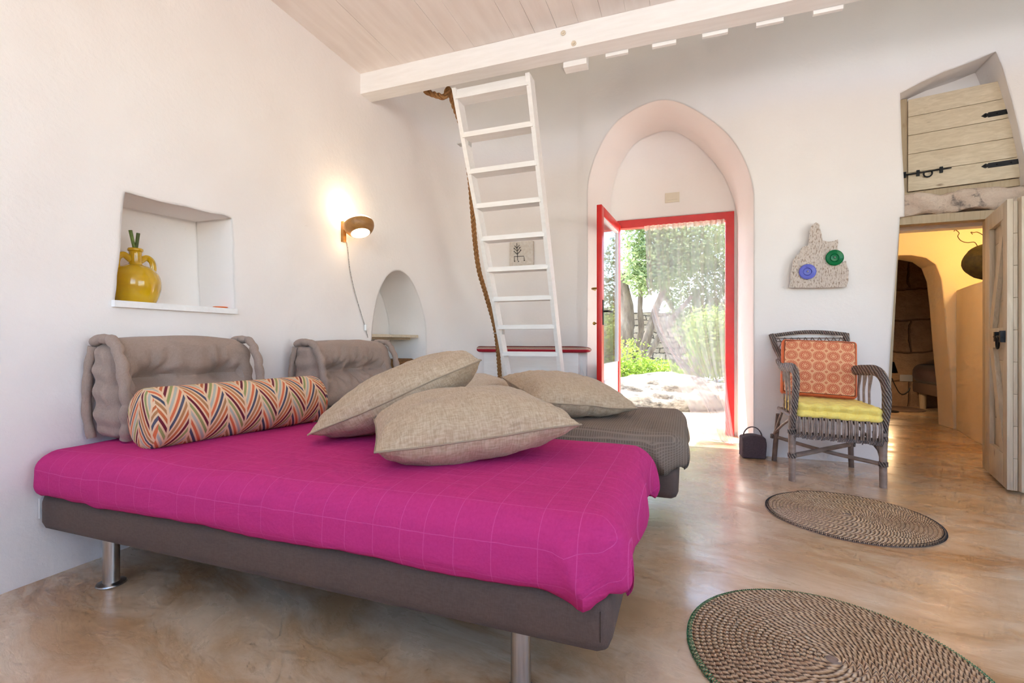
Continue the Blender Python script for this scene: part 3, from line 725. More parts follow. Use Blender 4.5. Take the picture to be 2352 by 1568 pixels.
# ---- linen pillows
def pillow(label, c, xd, yd, W, D, T, mat, seed, name='pillow', group=None, pipe='piping'):
    xd = Vector(xd).normalized(); yd = Vector(yd); yd = (yd-xd*yd.dot(xd)).normalized(); zd = xd.cross(yd)
    mtx = Matrix.Translation(Vector(c)) @ Matrix((xd, yd, zd)).transposed().to_4x4()
    n_ = 44; bm = bmesh.new(); g = {}
    def pos(i, j, s):
        u = -1+2*i/n_; v = -1+2*j/n_
        e = .03
        x = W/2*u*(1-e*(1-v*v)*abs(u)**3*1.0); y = D/2*v*(1-e*(1-u*u)*abs(v)**3*1.0)
        h = (max(0, 1-abs(u)**2.6)**.6)*(max(0, 1-abs(v)**2.6)**.6)*T/2
        h2 = h*(1+.14*nz((u, v, s), 1.5, seed))
        # corner creases
        cr = (abs(u)*abs(v))**2
        h2 += (.012*cr*nz((u*2, v*2, s), 4, seed)+.006*nz((u, v, s*2), 4, seed)+.0035*nz((u*2.5, v, s*2), 5, seed))*min(1, h/.03)
        ew = max(abs(u), abs(v)); h2 += .005*math.sin((u*17 if abs(v) > abs(u) else v*17)+seed+3*nz((u, v, 0), 2, seed))*math.exp(-((ew-.9)/.07)**2)*min(1, h/.02)
        sag = -.02*math.exp(-((abs(u)-1)**2+(abs(v)-1)**2)/.1)*0
        return Vector((x, y, s*h2+.012*nz((u, v, 0), 1.2, seed+4)+sag))
    for s in (1, -1):
        for i in range(n_+1):
            for j in range(n_+1):
                bd = i in (0, n_) or j in (0, n_)
                if bd and s == -1: g[(i, j, s)] = g[(i, j, 1)]
                else: g[(i, j, s)] = bm.verts.new(pos(i, j, s))
        for i in range(n_):
            for j in range(n_):
                q_ = [g[(i, j, s)], g[(i+1, j, s)], g[(i+1, j+1, s)], g[(i, j+1, s)]]
                bm.faces.new(q_ if s == 1 else q_[::-1])
    path = [pos(i, 0, 1) for i in range(n_)]+[pos(n_, j, 1) for j in range(n_)]+[pos(n_-i, n_, 1) for i in range(n_)]+[pos(0, n_-j, 1) for j in range(n_)]
    o = fin(name, bm, mat, mtx=mtx); tag(o, label, 'pillow', group)
    bm = bmesh.new(); tube(bm, path, .0033, 6, closed=True); fin('piping', bm, pipe, o, local=True)
    return o
# P2 front
ld_, rd_ = Vector((-.84, 1.17, .535)), Vector((-.33, 1.55, .575))
xd = rd_-ld_; yd = Vector((-.61, .79, .04)); mid = (ld_+rd_)/2
pillow('beige linen pillow lying flat nearest the camera on the magenta bed', mid+yd.normalized()*.25+Vector((0, 0, .045)), xd, yd, .66, .50, .235, 'linen', 1.3, group=None)
A1, B1 = at_d(712, 1000, 1.78), at_d(1110, 824, 1.86)
xd = B1-A1; yd = Vector((-.46, .86, -.05))
pillow('beige linen pillow tilted up and leaning on the front pillow', (A1+B1)/2+yd.normalized()*.235+Vector((0, 0, .0)), xd, yd, xd.length, .46, .225, 'linen', 5.1)
pillow('pale beige linen pillow, mostly hidden at the back of the pillow pile', (-1.32, 2.72, .595), (1, .12, 0), (-.12, 1, 0), .62, .52, .20, 'linen_light', 8.7)
pillow('beige linen pillow lying on the grey-brown bedspread nearest the open door', (-.63, 2.60, .615), (.72, .62, -.10), (-.66, .62, .14), .59, .56, .215, 'linen', 3.9)
# ---- taupe back cushions with rolled edges
def back_cushion(label, y0, y1, x0, x1, z0, z1, seed, tufts):
    yc = (y0+y1)/2
    mtx = Matrix.Translation((x0, yc, z0))
    dx, dy, dz = x1-x0, (y1-y0)/2, z1-z0
    def dp(w):
        o = Vector()
        lean = -.10*(w.z/dz); o.x += lean*(w.x/dx)*.75
        for (ty, tz) in tufts:
            d2 = ((w.y-ty)**2)/.0032+((w.z-tz)**2)/.0026
            if w.x > dx*.6:
                o.x -= .060*math.exp(-d2)+.022*math.exp(-d2*.12)
                th_ = math.atan2(w.z-tz, w.y-ty); rr_ = math.hypot(w.z-tz, w.y-ty)
                o.x += .007*math.sin(th_*9+seed+2*nz(w, 6, seed))*math.exp(-((rr_-.07)/.05)**2)
        if w.x > dx*.5:
            o.x += .008*nz(w, 7, seed)+.006*math.sin(w.y*70+nz(w, 4, seed)*4)*math.exp(-((w.z-tufts[0][1])**2)/.012)*.7
            o.x += .02*math.cos(w.y/dy*1.3)*.9
            o.x -= .035*math.exp(-((w.z-tufts[0][1])/.03)**2)*(abs(w.y) < dy*.75)
        if w.z > dz*.85: o.z += .028*math.cos(w.y/dy*1.35)+.004*nz(w, 9, seed)
        if abs(w.y) > dy*.9: o.y += (1 if w.y > 0 else -1)*(.014*math.sin(w.z*75+nz(w, 5, seed)*3)*.45+.012)
        return o
    bm = bmesh.new(); rbox(bm, 0, dx, -dy, dy, 0, dz, .085, .0115, dp)
    o = fin('back_cushion', bm, 'taupe_cotton', mtx=mtx); tag(o, label, 'cushion')
    for s in (-1, 1):
        base = [(dx*.98, s*dy*.97, .02), (dx*1.03, s*dy*.97, dz*.25), (dx*.98, s*dy*.97, dz*.5), (dx*.88, s*dy*.97, dz*.75), (dx*.72, s*dy*.97, dz*.95), (dx*.45, s*dy*.97, dz*1.03), (dx*.1, s*dy*.96, dz*1.0)]
        pth = smooth_path(base, 16); R = []
        for i, p in enumerate(pth):
            R.append(.0185+.0032*abs(math.sin(i*.30+seed))+.003*nz(p, 16, seed)); pth[i] = p+Vector((.004*math.sin(i*.30), .003*math.cos(i*.5), .003*math.sin(i*.37)))
        bm = bmesh.new(); tube(bm, pth, R, 12); fin('rolled_edge', bm, 'taupe_cotton', o, local=True)
        if s == -1:
            pth = smooth_path([(.02, -dy*1.0, dz*.03), (.0, -dy*1.02, dz*.3), (.01, -dy*1.02, dz*.7), (.03, -dy*1.0, dz*.95)], 16)
            bm = bmesh.new(); tube(bm, pth, [.0145+.003*abs(math.sin(i*.3)) for i in range(len(pth))], 10); fin('rolled_edge', bm, 'taupe_cotton', o, local=True)
    return o
back_cushion('taupe tufted back cushion with rolled edges, behind the patterned bolster', 1.215, 1.865, -2.27, -2.055, .498, .90, 2.2, [(-.17, .245), (.15, .245)])
back_cushion('taupe tufted back cushion with rolled edges, below the wall lamp', 2.235, 3.02, -2.235, -2.0, .495, .885, 5.7, [(-.2, .22), (-.02, .22), (.17, .22)])
# ---- bolster
a, b = Vector((-1.875, 1.165, .613)), Vector((-1.76, 1.905, .613)); R_ = .116
axd = (b-a).normalized(); yd = Vector((0, 0, 1)).cross(axd).normalized(); zd = axd.cross(yd)
mtx = Matrix.Translation(a) @ Matrix((axd, yd, zd)).transposed().to_4x4(); Lb = (b-a).length
bm = bmesh.new(); uvl = bm.loops.layers.uv.new('UVMap')
prof = [(0.0001, -.012), (.03, -.012), (.06, -.010), (.085, -.006), (.100, 0.0), (.110, .008), (.1155, .022)]+[(R_, .04+(Lb-.08)*i/20) for i in range(21)]+[(.1155, Lb-.022), (.110, Lb-.008), (.100, Lb), (.085, Lb+.006), (.06, Lb+.010), (.0001, Lb+.012)]
nn = 56; rings = []
acc = []; s0_ = 0
for i, (r, x) in enumerate(prof):
    if i: s0_ += math.hypot(r-prof[i-1][0], x-prof[i-1][1])
    acc.append(s0_)
    rings.append([bm.verts.new((x, r*math.cos(2*PI*j/nn), r*math.sin(2*PI*j/nn)*(1 if math.sin(2*PI*j/nn) > -.9 else .985))) for j in range(nn)])
for i in range(len(prof)-1):
    for j in range(nn):
        f = bm.faces.new((rings[i][j], rings[i][(j+1) % nn], rings[i+1][(j+1) % nn], rings[i+1][j]))
        endcap = prof[i+1][0] < .112 and prof[i][0] < .1156
        for lp, (ii, jj) in zip(f.loops, ((i, j), (i, j+1), (i+1, j+1), (i+1, j))):
            if endcap or (i < 5) or (i > len(prof)-7): lp[uvl].uv = (lp.vert.co.y*1.0+.3, lp.vert.co.z*1.0+.3)
            else: lp[uvl].uv = (acc[ii], 2*PI*jj/nn*R_)
bo = fin('bolster', bm, 'zigzag', mtx=mtx, angle='keep')
tag(bo, 'long round bolster in cream fabric with multicoloured zigzag stripes', 'cushion')
# ---- yellow jug in niche
jp = at_x(311, 690, -2.44)
jug = thing('jug', 'glazed yellow jug with two handles in the square niche', 'jug', (jp.x, jp.y, SILL))
jr = .108
bm = bmesh.new()
prof = [(.075, 0), (.082, .004), (.094, .03), (.104, .065), (.108, .095), (.106, .125), (.096, .155), (.078, .178), (.055, .192), (.034, .200), (.028, .207), (.0265, .225), (.027, .262), (.031, .268), (.033, .275), (.031, .282), (.026, .283), (.021, .275), (.02, .22)]
prof = [(p.x, p.y) for p in smooth_path([(r, z, 0) for r, z in prof], 3)]
lathe(bm, [(r*.93, z*.93) for r, z in prof], 48, (jp.x, jp.y, SILL)); fin('jug_body', bm, 'yellow_glaze', jug)
for s in (-1, 1):
    bm = bmesh.new()
    pts = [(0, s*.022, .222), (0, s*.05, .243), (0, s*.074, .232), (0, s*.084, .205), (0, s*.083, .172), (0, s*.080, .155)]
    tube(bm, smooth_path([(jp.x+q_[0]+.02*0, jp.y+q_[1]*.95, SILL+q_[2]*.93) for q_ in pts], 5), .0095, 10, flat=1.5)
    fin('jug_handle', bm, 'yellow_glaze', jug)
for dx_, dy_, h_, mt, lb in ((.0, -.022, .10, 'stem_green', 'pale green cut plant stalk leaning left in the yellow jug'), (.004, .010, .092, 'stem_dark', 'dark green cut plant stalk standing in the yellow jug')):
    bm = bmesh.new(); z0_ = SILL+.245
    tube(bm, [(jp.x, jp.y-dy_*.25, z0_-.03), (jp.x+dx_, jp.y+dy_, z0_+h_)], [.006, .0075], 10)
    tag(fin('plant_stalk', bm, mt), lb, 'plant stalk')
p = at_x(506, 702, -2.36); bm = bmesh.new(); lathe(bm, [(.012, 0), (.03, .004), (.036, .010), (.033, .012), (.01, .007)], 24, (p.x, p.y, SILL)); tag(fin('dish', bm, 'orange_glaze'), 'small orange dish at the right end of the niche sill', 'dish')
# ---- wall lamp
lc = at_x(824, 517, -2.165)
lamp = thing('wall_lamp', 'round wooden wall lamp glowing warm above the back cushions', 'lamp', (X0, lc.y, lc.z))
Rl = .105
tilt = Matrix.Translation(lc) @ Matrix.Rotation(math.radians(-9), 4, 'X') @ Matrix.Rotation(math.radians(-20), 4, 'Y')
bm = bmesh.new()
pr = []
for i in range(13):
    t = math.radians(-50+ (54)*i/12)
    pr.append((Rl*math.cos(t), Rl*.82*math.sin(t)))
pr2 = [(r*.96, z) for r, z in pr[::-1]]
lathe(bm, pr+pr2, 40, cap=False)
# close the shell
bmesh.ops.remove_doubles(bm, verts=bm.verts, dist=1e-5)
bmesh.ops.transform(bm, matrix=tilt, verts=bm.verts); fin('wooden_shade', bm, 'lamp_wood', lamp)
bm = bmesh.new()
lathe(bm, [(.101, .0), (.095, .022), (.075, .040), (.045, .051), (.001, .055)], 32, cap=False); bmesh.ops.transform(bm, matrix=tilt, verts=bm.verts); fin('diffuser', bm, 'lamp_glow', lamp)
bm = bmesh.new(); lathe(bm, [(.001, -.078), (.04, -.075), (.066, -.064)], 32, cap=False); bmesh.ops.transform(bm, matrix=tilt, verts=bm.verts); fin('diffuser', bm, 'lamp_glow', lamp)
bm = bmesh.new(); box(bm, X0, X0+.022, lc.y-.035, lc.y-.005, lc.z-.115, lc.z+.03); fin('wall_bracket', bm, 'lamp_wood', lamp, bev=.002)
cp = [(X0+.015, lc.y-.03, lc.z-.11)]+[tuple(at_x(px, py, X0+.008)) for px, py in ((797, 560), (804, 620), (815, 670), (828, 715), (838, 748), (845, 775))]
bm = bmesh.new(); tube(bm, smooth_path(cp, 8), .0032, 6); cord = fin('cord', bm, 'cord_grey', lamp)
p = at_x(840, 752, X0+.012); bm = bmesh.new(); rbox(bm, p.x-.008, p.x+.008, p.y-.011, p.y+.011, p.z-.024, p.z+.024, .006, .004); fin('switch', bm, 'white_plastic', cord)
for z_, e_ in ((.115, 1.2), (-.115, .22)):
    ld = bpy.data.lights.new('lamp_light', 'POINT'); ld.energy = e_; ld.color = (1, .70, .38); ld.shadow_soft_size = .035
    lo = bpy.data.objects.new('lamp_light', ld); C.objects.link(lo); lo.location = (lc.x-.045, lc.y-.03, lc.z+z_)
# ---- shelf & basket in arched niche
zs = at_x(905, 771, -2.40).z
sh = thing('niche_shelf', 'pale wooden shelf across the arched niche', 'shelf', (-2.45, cy, zs-.015))
bm = bmesh.new(); box(bm, -2.63, -2.325, cy-.375, cy+.355, zs-.014, zs+.010); fin('shelf_board', bm, 'pale_wood', sh, bev=.003)
bm = bmesh.new(); box(bm, -2.63, -2.40, cy-.36, cy+.34, zs-.034, zs-.0145); fin('shelf_batten', bm, 'frame_wood', sh, bev=.002)
bc = at_x(905, 840, -2.44)
bm = bmesh.new()
def dpb(w): return Vector((.003*math.sin(w.z*260), .003*math.sin(w.z*260), 0))
rbox(bm, -2.54, -2.34, bc.y-.16, bc.y+.20, .522, .745, .03, .012, dpb)
tag(fin('basket', bm, 'basket'), 'woven brown wicker basket on the floor of the arched niche', 'basket')
# ---- ladder
lad = thing('ladder', 'white painted wooden loft ladder rising to the beam', 'ladder', (-1.3, 4.4, 0))
tl, tr_ = at_y(1037, 198, 3.12), at_y(1216, 156, 3.12); bl, br = at_y(1158, 862, 4.15), at_y(1290, 862, 4.15)
def lineL(z): t = (2.76-z)/(2.76-bl.z); return Vector((tl.x+(bl.x-tl.x)*t, 3.12+(4.15-3.12)*t, z))
def lineR(z): t = (2.76-z)/(2.76-br.z); return Vector((tr_.x+(br.x-tr_.x)*t, 3.12+(4.15-3.12)*t, z))
for ln, s in ((lineL, 1), (lineR, -1)):
    bm = bmesh.new(); A = ln(2.76); B = ln(0.0); w_ = .032; dp_ = .115
    prism(bm, [A, A+Vector((s*w_, 0, 0)), A+Vector((s*w_, dp_, 0)), A+Vector((0, dp_, 0))], [B, B+Vector((s*w_, 0, 0)), B+Vector((s*w_, dp_, 0)), B+Vector((0, dp_, 0))])
    fin('stringer', bm, 'white_paint', lad, bev=.002)
def solve_z(px, py):
    lo, hi = .3, 2.9
    for _ in range(40):
        m_ = (lo+hi)/2; p = lineL(m_); d = p.dot(FV); z = H+(784-py)/FOC*d
        if z > m_: lo = m_
        else: hi = m_
    return lo
ztop = solve_z(1050, 222); zbot = solve_z(1145, 812); stp = (ztop-zbot)/8
for i in range(-1, 11):
    z = zbot+stp*(9-i)-stp
    if i == -1 or z < .1: continue
    a_, b_ = lineL(z), lineR(z)
    bm = bmesh.new(); box(bm, a_.x+.018, b_.x-.018, a_.y-.001, a_.y+.113, z-.019, z+.019); fin('tread', bm, 'white_paint', lad, bev=.0015)
a_, b_ = lineL(2.74), lineR(2.74); bm = bmesh.new(); box(bm, a_.x+.032, b_.x-.032, a_.y+.02, a_.y+.05, 2.70, 2.76); 
fin('top_rail', bm, 'white_paint', lad)
for z in (2.44, .985):
    a_ = lineL(z); bm = bmesh.new()
    box(bm, a_.x-.05, a_.x, a_.y+.03, a_.y+.09, z-.012, z-.006); fin('wall_fixing', bm, 'grey_metal', lad, bev=.001); bm = bmesh.new(); box(bm, a_.x+.0325, a_.x+.038, a_.y+.06, a_.y+.11, z-.02, z+.03)
    fin('fixing_bracket', bm, 'grey_metal', lad, bev=.001)
# rope hanging at the left of the ladder
rp = [at_y(985, 208, 3.2), at_y(1000, 218, 3.2), at_y(1022, 222, 3.22), at_y(1030, 205, 3.24), at_y(1042, 240, 3.32), at_y(1062, 300, 3.46), at_y(1078, 400, 3.62), at_y(1085, 480, 3.74), at_y(1091, 555, 3.86), at_y(1100, 620, 3.97), at_y(1117, 680, 4.11), at_y(1138, 760, 4.28), at_y(1147, 850, 4.44), at_y(1147, 890, 4.47), at_y(1147, 950, 4.48)]
rp[0].x -= .03; rp[0].z += .0
pth = smooth_path([tuple(p) for p in rp], 22)
bm = bmesh.new()
for s3 in range(3):
    sp_ = []; prevx = None
    L_ = 0
    for i, p in enumerate(pth):
        t = (pth[min(i+1, len(pth)-1)]-pth[max(i-1, 0)]).normalized()
        if i: L_ += (p-pth[i-1]).length
        x = t.cross(Vector((0, 1, 0))).normalized(); y = t.cross(x)
        a_ = L_*52+s3*2*PI/3; sp_.append(p+(x*math.cos(a_)+y*math.sin(a_))*.0125)
    tube(bm, sp_, .0108, 8)
tag(fin('rope', bm, 'rope'), 'thick twisted brown rope hanging beside the loft ladder', 'rope')
# ---- bench & striped cushion
bz = at_y(1200, 809, 4.53).z
bench = thing('bench', 'white built bench box against the far wall behind the ladder', 'bench', (-1.45, 4.6, 0))
bxl = at_y(1079, 830, 4.54).x; bxr = at_y(1328, 830, 4.54).x
bm = bmesh.new(); box(bm, bxl, bxr, 4.54, 4.66, 0, bz); fin('bench_box', bm, 'white_paint', bench, bev=.004)
bm = bmesh.new(); uvl = bm.loops.layers.uv.new('UVMap')
cxl, cxr = at_y(1077, 800, 4.49).x, at_y(1351, 800, 4.49).x
def dpc(w):
    e = min(w.x-cxl, cxr-w.x); return Vector((0, 0, .003*nz(w, 6, 1)-.010*max(0, 1-e/.08)*(1 if w.z > bz+.03 else -.5)))
rbox(bm, cxl, cxr, 4.48, 4.72, bz+.001, bz+.062, .03, .012, dpc)
for f in bm.faces:
    for lp in f.loops: c_ = lp.vert.co; lp[uvl].uv = (c_.x, min(.999, max(0, (c_.z-bz)/.062*.8+max(0, c_.y-4.49)*1.2)))
tag(fin('bench_cushion', bm, 'stripes'), 'long flat red and beige striped cushion on the white bench', 'cushion')
bm = bmesh.new(); tube(bm, smooth_path([tuple(at_y(px, py, 4.60+dy)) for px, py, dy in ((1329, 838, .03), (1336, 848, .01), (1342, 865, 0), (1346, 900, 0), (1347, 950, 0))], 6), .0025, 6)
tag(fin('cable', bm, 'white_plastic'), 'thin white cable running down the wall beside the bench', 'cable')
# ---- small plaque with tree drawing
pq = thing('wall_plaque', 'small stone plaque with a drawn tree, behind the ladder', 'plaque', tuple(at_y(1197, 585, 4.67)))
c0, c1 = at_y(1170, 615, 4.645), at_y(1224, 552, 4.645)
bm = bmesh.new()
def dpp(w): return Vector((0, .004*nz(w, 25, 2), .004*nz(w, 15, 5)))
rbox(bm, c0.x, c1.x, 4.645, 4.70, c0.z, c1.z, .006, .008, dpp); fin('stone_slab', bm, 'plaque', pq)
def P_(px, py): return at_y(px, py, 4.642)
bm = bmesh.new()
ls = [[(1189, 598), (1188, 575), (1187, 558)], [(1188, 584), (1181, 577)], [(1188, 584), (1196, 575)], [(1188, 577), (1181, 570)], [(1188, 577), (1194, 569)], [(1187, 570), (1182, 564)], [(1187, 570), (1193, 563)], [(1182, 600), (1181, 589), (1203, 588), (1204, 597)]]
for l_ in ls: tube(bm, [P_(*q_) for q_ in l_], .003, 6)
for q_ in ((1182, 600), (1191, 600), (1204, 598), (1181, 577), (1196, 574), (1194, 568), (1181, 570)): bmesh.ops.create_uvsphere(bm, u_segments=8, v_segments=6, radius=.006, matrix=Matrix.Translation(P_(*q_)))
fin('tree_drawing', bm, 'drawn', pq)
# ---- switch plate over the door, socket
p = at_y(1544, 454, 5.0); sw_ = thing('light_switch', 'beige double light switch plate above the red door', 'switch', tuple(p))
bm = bmesh.new(); box(bm, p.x-.068, p.x+.068, 4.988, 5.0, p.z-.048, p.z+.048); fin('plate', bm, 'beige_plastic', sw_, bev=.004)
for s in (-1, 1):
    bm = bmesh.new(); box(bm, p.x+s*.024-.021, p.x+s*.024+.021, 4.982, 4.9878, p.z-.024, p.z+.024); fin('rocker', bm, 'beige_plastic', sw_, bev=.002)
# ---- curtain
EL = [(1481, 522), (1483, 590), (1488, 660), (1500, 720), (1522, 778), (1550, 828), (1580, 872), (1608, 915), (1632, 958), (1652, 1005), (1668, 1034)]
ER = [(1663, 508), (1663, 590), (1664, 660), (1664, 720), (1665, 778), (1666, 828), (1668, 872), (1672, 915), (1678, 958), (1684, 1000), (1690, 1022)]
EY = [4.955, 4.955, 4.95, 4.94, 4.92, 4.89, 4.84, 4.78, 4.70, 4.60, 4.52]
Lp = smooth_path([tuple(at_y(a, b, y)) for (a, b), y in zip(EL, EY)], 6); Rp = smooth_path([tuple(at_y(a, b, y)) for (a, b), y in zip(ER, EY)], 6)
cur = thing('curtain', 'sheer white curtain swept to the right of the open doorway', 'curtain', (.0, 4.95, 0))
def sheet(L1, R1, folds, amp, nu=90, off=0, phase=0):
    bm = bmesh.new(); G = []
    for i, (l_, r_) in enumerate(zip(L1, R1)):
        t = i/(len(L1)-1); row = []
        for j in range(nu+1):
            u = j/nu; p = l_.lerp(r_, u)
            p = p+Vector((.004*math.sin(u*folds*2*PI+1+phase), off+amp*(1-.25*t)*(math.sin(u*folds*2*PI+1.4*math.sin(t*2.2+u*7)+phase)+.35*math.sin(u*folds*4.6*PI+t*2)), 0))
            p.z = max(p.z, .012+.01*abs(math.sin(u*9)))
            row.append(bm.verts.new(p))
        G.append(row)
    for i in range(len(G)-1):
        for j in range(nu): bm.faces.new((G[i][j], G[i][j+1], G[i+1][j+1], G[i+1][j]))
    return bm
fin('sheer_panel', sheet(Lp, Rp, 5, .020), 'sheer', cur)
k0 = int(len(Lp)*.40)
L2 = []
fl = smooth_path([tuple(at_y(a, b, y)) for a, b, y in ((1484, 640, 4.93), (1500, 740, 4.90), (1524, 800, 4.86), (1545, 860, 4.82), (1575, 920, 4.78), (1602, 990, 4.74), (1625, 1020, 4.66), (1650, 1032, 4.6))], 6)
fr_ = smooth_path([tuple(at_y(a, b, y)) for a, b, y in ((1486, 640, 4.93), (1510, 740, 4.88), (1545, 800, 4.84), (1600, 860, 4.80), (1635, 900, 4.77), (1660, 935, 4.74), (1660, 980, 4.66), (1672, 1020, 4.6))], 6)
fin('turned_edge', sheet(fl, fr_, 2.2, .006, 30, -.03), 'sheer', cur)
bm = bmesh.new()
hp0, hp1 = at_y(1480, 519, 4.95), at_y(1664, 503, 4.95)
for j in range(60):
    pass
G = []
for i in range(5):
    row = []
    for j in range(91):
        u = j/90; p = hp0.lerp(hp1, u); 
        row.append(bm.verts.new((p.x, p.y+.010*math.sin(u*30*PI)-.004, p.z-.012*i-(.006*math.sin(u*22*PI) if i == 4 else 0))))
    G.append(row)
for i in range(4):
    for j in range(90): bm.faces.new((G[i][j], G[i][j+1], G[i+1][j+1], G[i+1][j]))
fin('gathered_heading', bm, 'sheer_hem', cur)
wl0 = at_y(1432, 531, 4.95)
bm = bmesh.new(); tube(bm, [wl0, (DX1-.075, 4.95, hp1.z-.01)], .0018, 6); fin('curtain_wire', bm, 'steel', cur)
# ---- grey bag door stop
bp = at_z(1731, 1054, 0); 
bag = thing('door_stop_bag', 'small dark grey felt bag with a handle on the floor by the doorway', 'bag', (bp.x, bp.y, 0))
Mb = Matrix.Translation((bp.x, bp.y+.07, 0)) @ Matrix.Rotation(.12, 4, 'Z')
bm = bmesh.new()
def dbag(w): k = max(0, (w.z-.12)/.06); return Vector((0, -w.y*.18*k if w.z > .12 else 0, .012*math.cos(w.x*22)*(w.z > .14)))+Vector((nz(w, 14, 1)*.004, nz(w, 14, 2)*.004, 0))
rbox(bm, -.085, .085, -.065, .065, .001, .165, .012, .008, dbag); bmesh.ops.transform(bm, matrix=Mb, verts=bm.verts); fin('bag_body', bm, 'grey_felt', bag)
bm = bmesh.new(); hpth = [Mb @ Vector((-.068+.136*(1-math.cos(t))/2, 0, .150+.085*math.sin(t))) for t in [PI*i/18 for i in range(19)]]
tube(bm, hpth, .013, 8, flat=.3, up=Vector((0, 0, 1))); fin('handle', bm, 'grey_felt', bag)
# ================================================================ wicker armchair
ch = thing('wicker_armchair', 'grey brown wicker armchair with woven arms beside the low doorway', 'chair', (.88, 3.78, 0))
FL, FR, BL, BR = Vector((.645, 3.50, 0)), Vector((1.142, 3.53, 0)), Vector((.628, 4.05, 0)), Vector((1.115, 4.03, 0))
def up_(v, z, dx=0, dy=0): return (v.x+dx, v.y+dy, z)
seat_z = .36
for nm, base, dxs in (('l', FL, 1), ('r', FR, -1)):
    bm = bmesh.new(); tube(bm, [up_(base, 0), up_(base, .2), up_(base, .42)], [.020, .0215, .022], 12); fin('leg', bm, 'cane_smooth', ch)
for base, s in ((BL, 1), (BR, -1)):
    bm = bmesh.new(); tube(bm, smooth_path([up_(base, 0, 0, .0), up_(base, .18, s*.01, -.02), up_(base, .36, s*.02, -.05)], 5), [.017]*11, 10); fin('leg', bm, 'cane_dark', ch)
zt = .955
tlp, trp = at_y(1772, 768, 4.13), at_y(1943, 766, 4.12)
# back frame: posts sweep down to arms
bm = bmesh.new()
tube(bm, smooth_path([tuple(tlp+Vector((0, 0, .0))), (tlp.x+.02, 4.09, .86), (tlp.x+.045, 4.03, .78), (.655, 3.92, .715)], 6), .020, 10)
tube(bm, smooth_path([tuple(trp), (trp.x-.0, 4.09, .86), (trp.x-.0, 4.03, .76), (trp.x+.02, 3.93, .70)], 6), .020, 10)
mid_ = (tlp+trp)/2
tube(bm, smooth_path([tuple(tlp+Vector((0, 0, -.01))), (tlp.x*.6+trp.x*.4, 4.145, zt+.015), (tlp.x*.3+trp.x*.7, 4.145, zt+.015), tuple(trp+Vector((0, 0, -.005)))], 6), .014, 10)
fin('back_frame', bm, 'cane', ch)
# lattice in the back
bm = bmesh.new()
xl, xr = tlp.x+.02, trp.x-.01
for k in range(-6, 16):
    for s in (1, -1):
        xa = xl+(xr-xl)*k/10; pts_ = []
        for i in range(9):
            z = .70+(.93-.70)*i/8; x = xa+s*(i/8-.5)*.14
            pts_.append((min(max(x, xl), xr), 4.12-.10*(1-i/8)+.003*s, z))
        pts_ = [p_ for p_ in pts_ if xl < p_[0] < xr]
        if len(pts_) > 1: tube(bm, pts_, .0035, 5)
for z in (.925, .90): tube(bm, [(xl, 4.12, z), (xr, 4.12, z)], .004, 6)
fin('back_lattice', bm, 'cane_dark', ch)
# arms : broad woven bands
def arm(P0, s):
    bm = bmesh.new()
    pts_ = smooth_path(P0, 8)
    rr_ = [.020+.014*min(1, i/14) if i < len(pts_)*.75 else .034-.010*(i-len(pts_)*.75)/(len(pts_)*.25) for i in range(len(pts_))]
    tube(bm, pts_, rr_, 12, flat=.62, up=Vector((1, 0, 0)))
    fin('arm', bm, 'cane', ch)
aL = [(.640, 4.00, .755), (.650, 3.88, .718), (.662, 3.74, .720), (.668, 3.60, .722), (.668, 3.515, .695), (.664, 3.478, .62), (.656, 3.478, .52), (.650, 3.49, .42), (.647, 3.50, .345)]
aR = [(trp.x+.01, 3.98, .735), (1.075, 3.88, .705), (1.10, 3.74, .712), (1.125, 3.60, .715), (1.137, 3.52, .68), (1.145, 3.49, .61), (1.147, 3.49, .52), (1.145, 3.505, .42), (1.142, 3.525, .345)]
arm(aL, 1); arm(aR, -1)
# under arm spindles
for xs, xe, base in ((.652, .66, 'L'), (1.115, 1.11, 'R')):
    for y in (3.86, 3.76, 3.66):
        bm = bmesh.new()
        tube(bm, smooth_path([(xs, y+.035, .705), (xs+.002, y+.018, .66), (xe, y, .56), (xe, y-.01, .40)], 4), .007, 7)
        tube(bm, smooth_path([(xs, y-.035, .705), (xs+.002, y-.018, .66), (xe, y-.004, .58), (xe, y-.01, .50)], 4), .006, 7)
        fin('arm_spindle', bm, 'cane_smooth', ch)
# seat : rails with hoops
bm = bmesh.new()
for y0_, y1_ in ((3.49, 3.52),):
    tube(bm, [(.655, 3.505, .415), (1.13, 3.53, .395)], .011, 8); tube(bm, [(.655, 3.52, .31), (1.13, 3.545, .29)], .010, 8)
tube(bm, [(.655, 4.0, .40), (1.11, 3.99, .40)], .012, 8)
tube(bm, [(.655, 3.505, .405), (.65, 4.0, .405)], .012, 8); tube(bm, [(1.135, 3.53, .395), (1.105, 3.99, .395)], .012, 8)
fin('seat_rails', bm, 'cane_dark', ch)
bm = bmesh.new()
for i in range(15):
    x = .680+(1.115-.680)*i/14; zo = .415-.02*i/14+random.uniform(-.002, .002)
    for dx_ in (-.006, .006):
        tube(bm, smooth_path([(x+dx_, 3.56, zo+.008), (x+dx_, 3.50, zo+.012), (x+dx_-.002, 3.472, zo-.02), (x+dx_-.004, 3.470, zo-.07), (x+dx_, 3.488, zo-.108), (x+dx_+.003, 3.53, zo-.122)], 4), .0058, 6)
fin('seat_hoops', bm, 'cane_smooth', ch)
bm = bmesh.new(); 
for i in range(26):
    x = .665+(1.125-.665)*i/25; tube(bm, [(x, 3.50, .405), (x, 3.99, .405)], .008, 5)
fin('seat', bm, 'cane', ch)
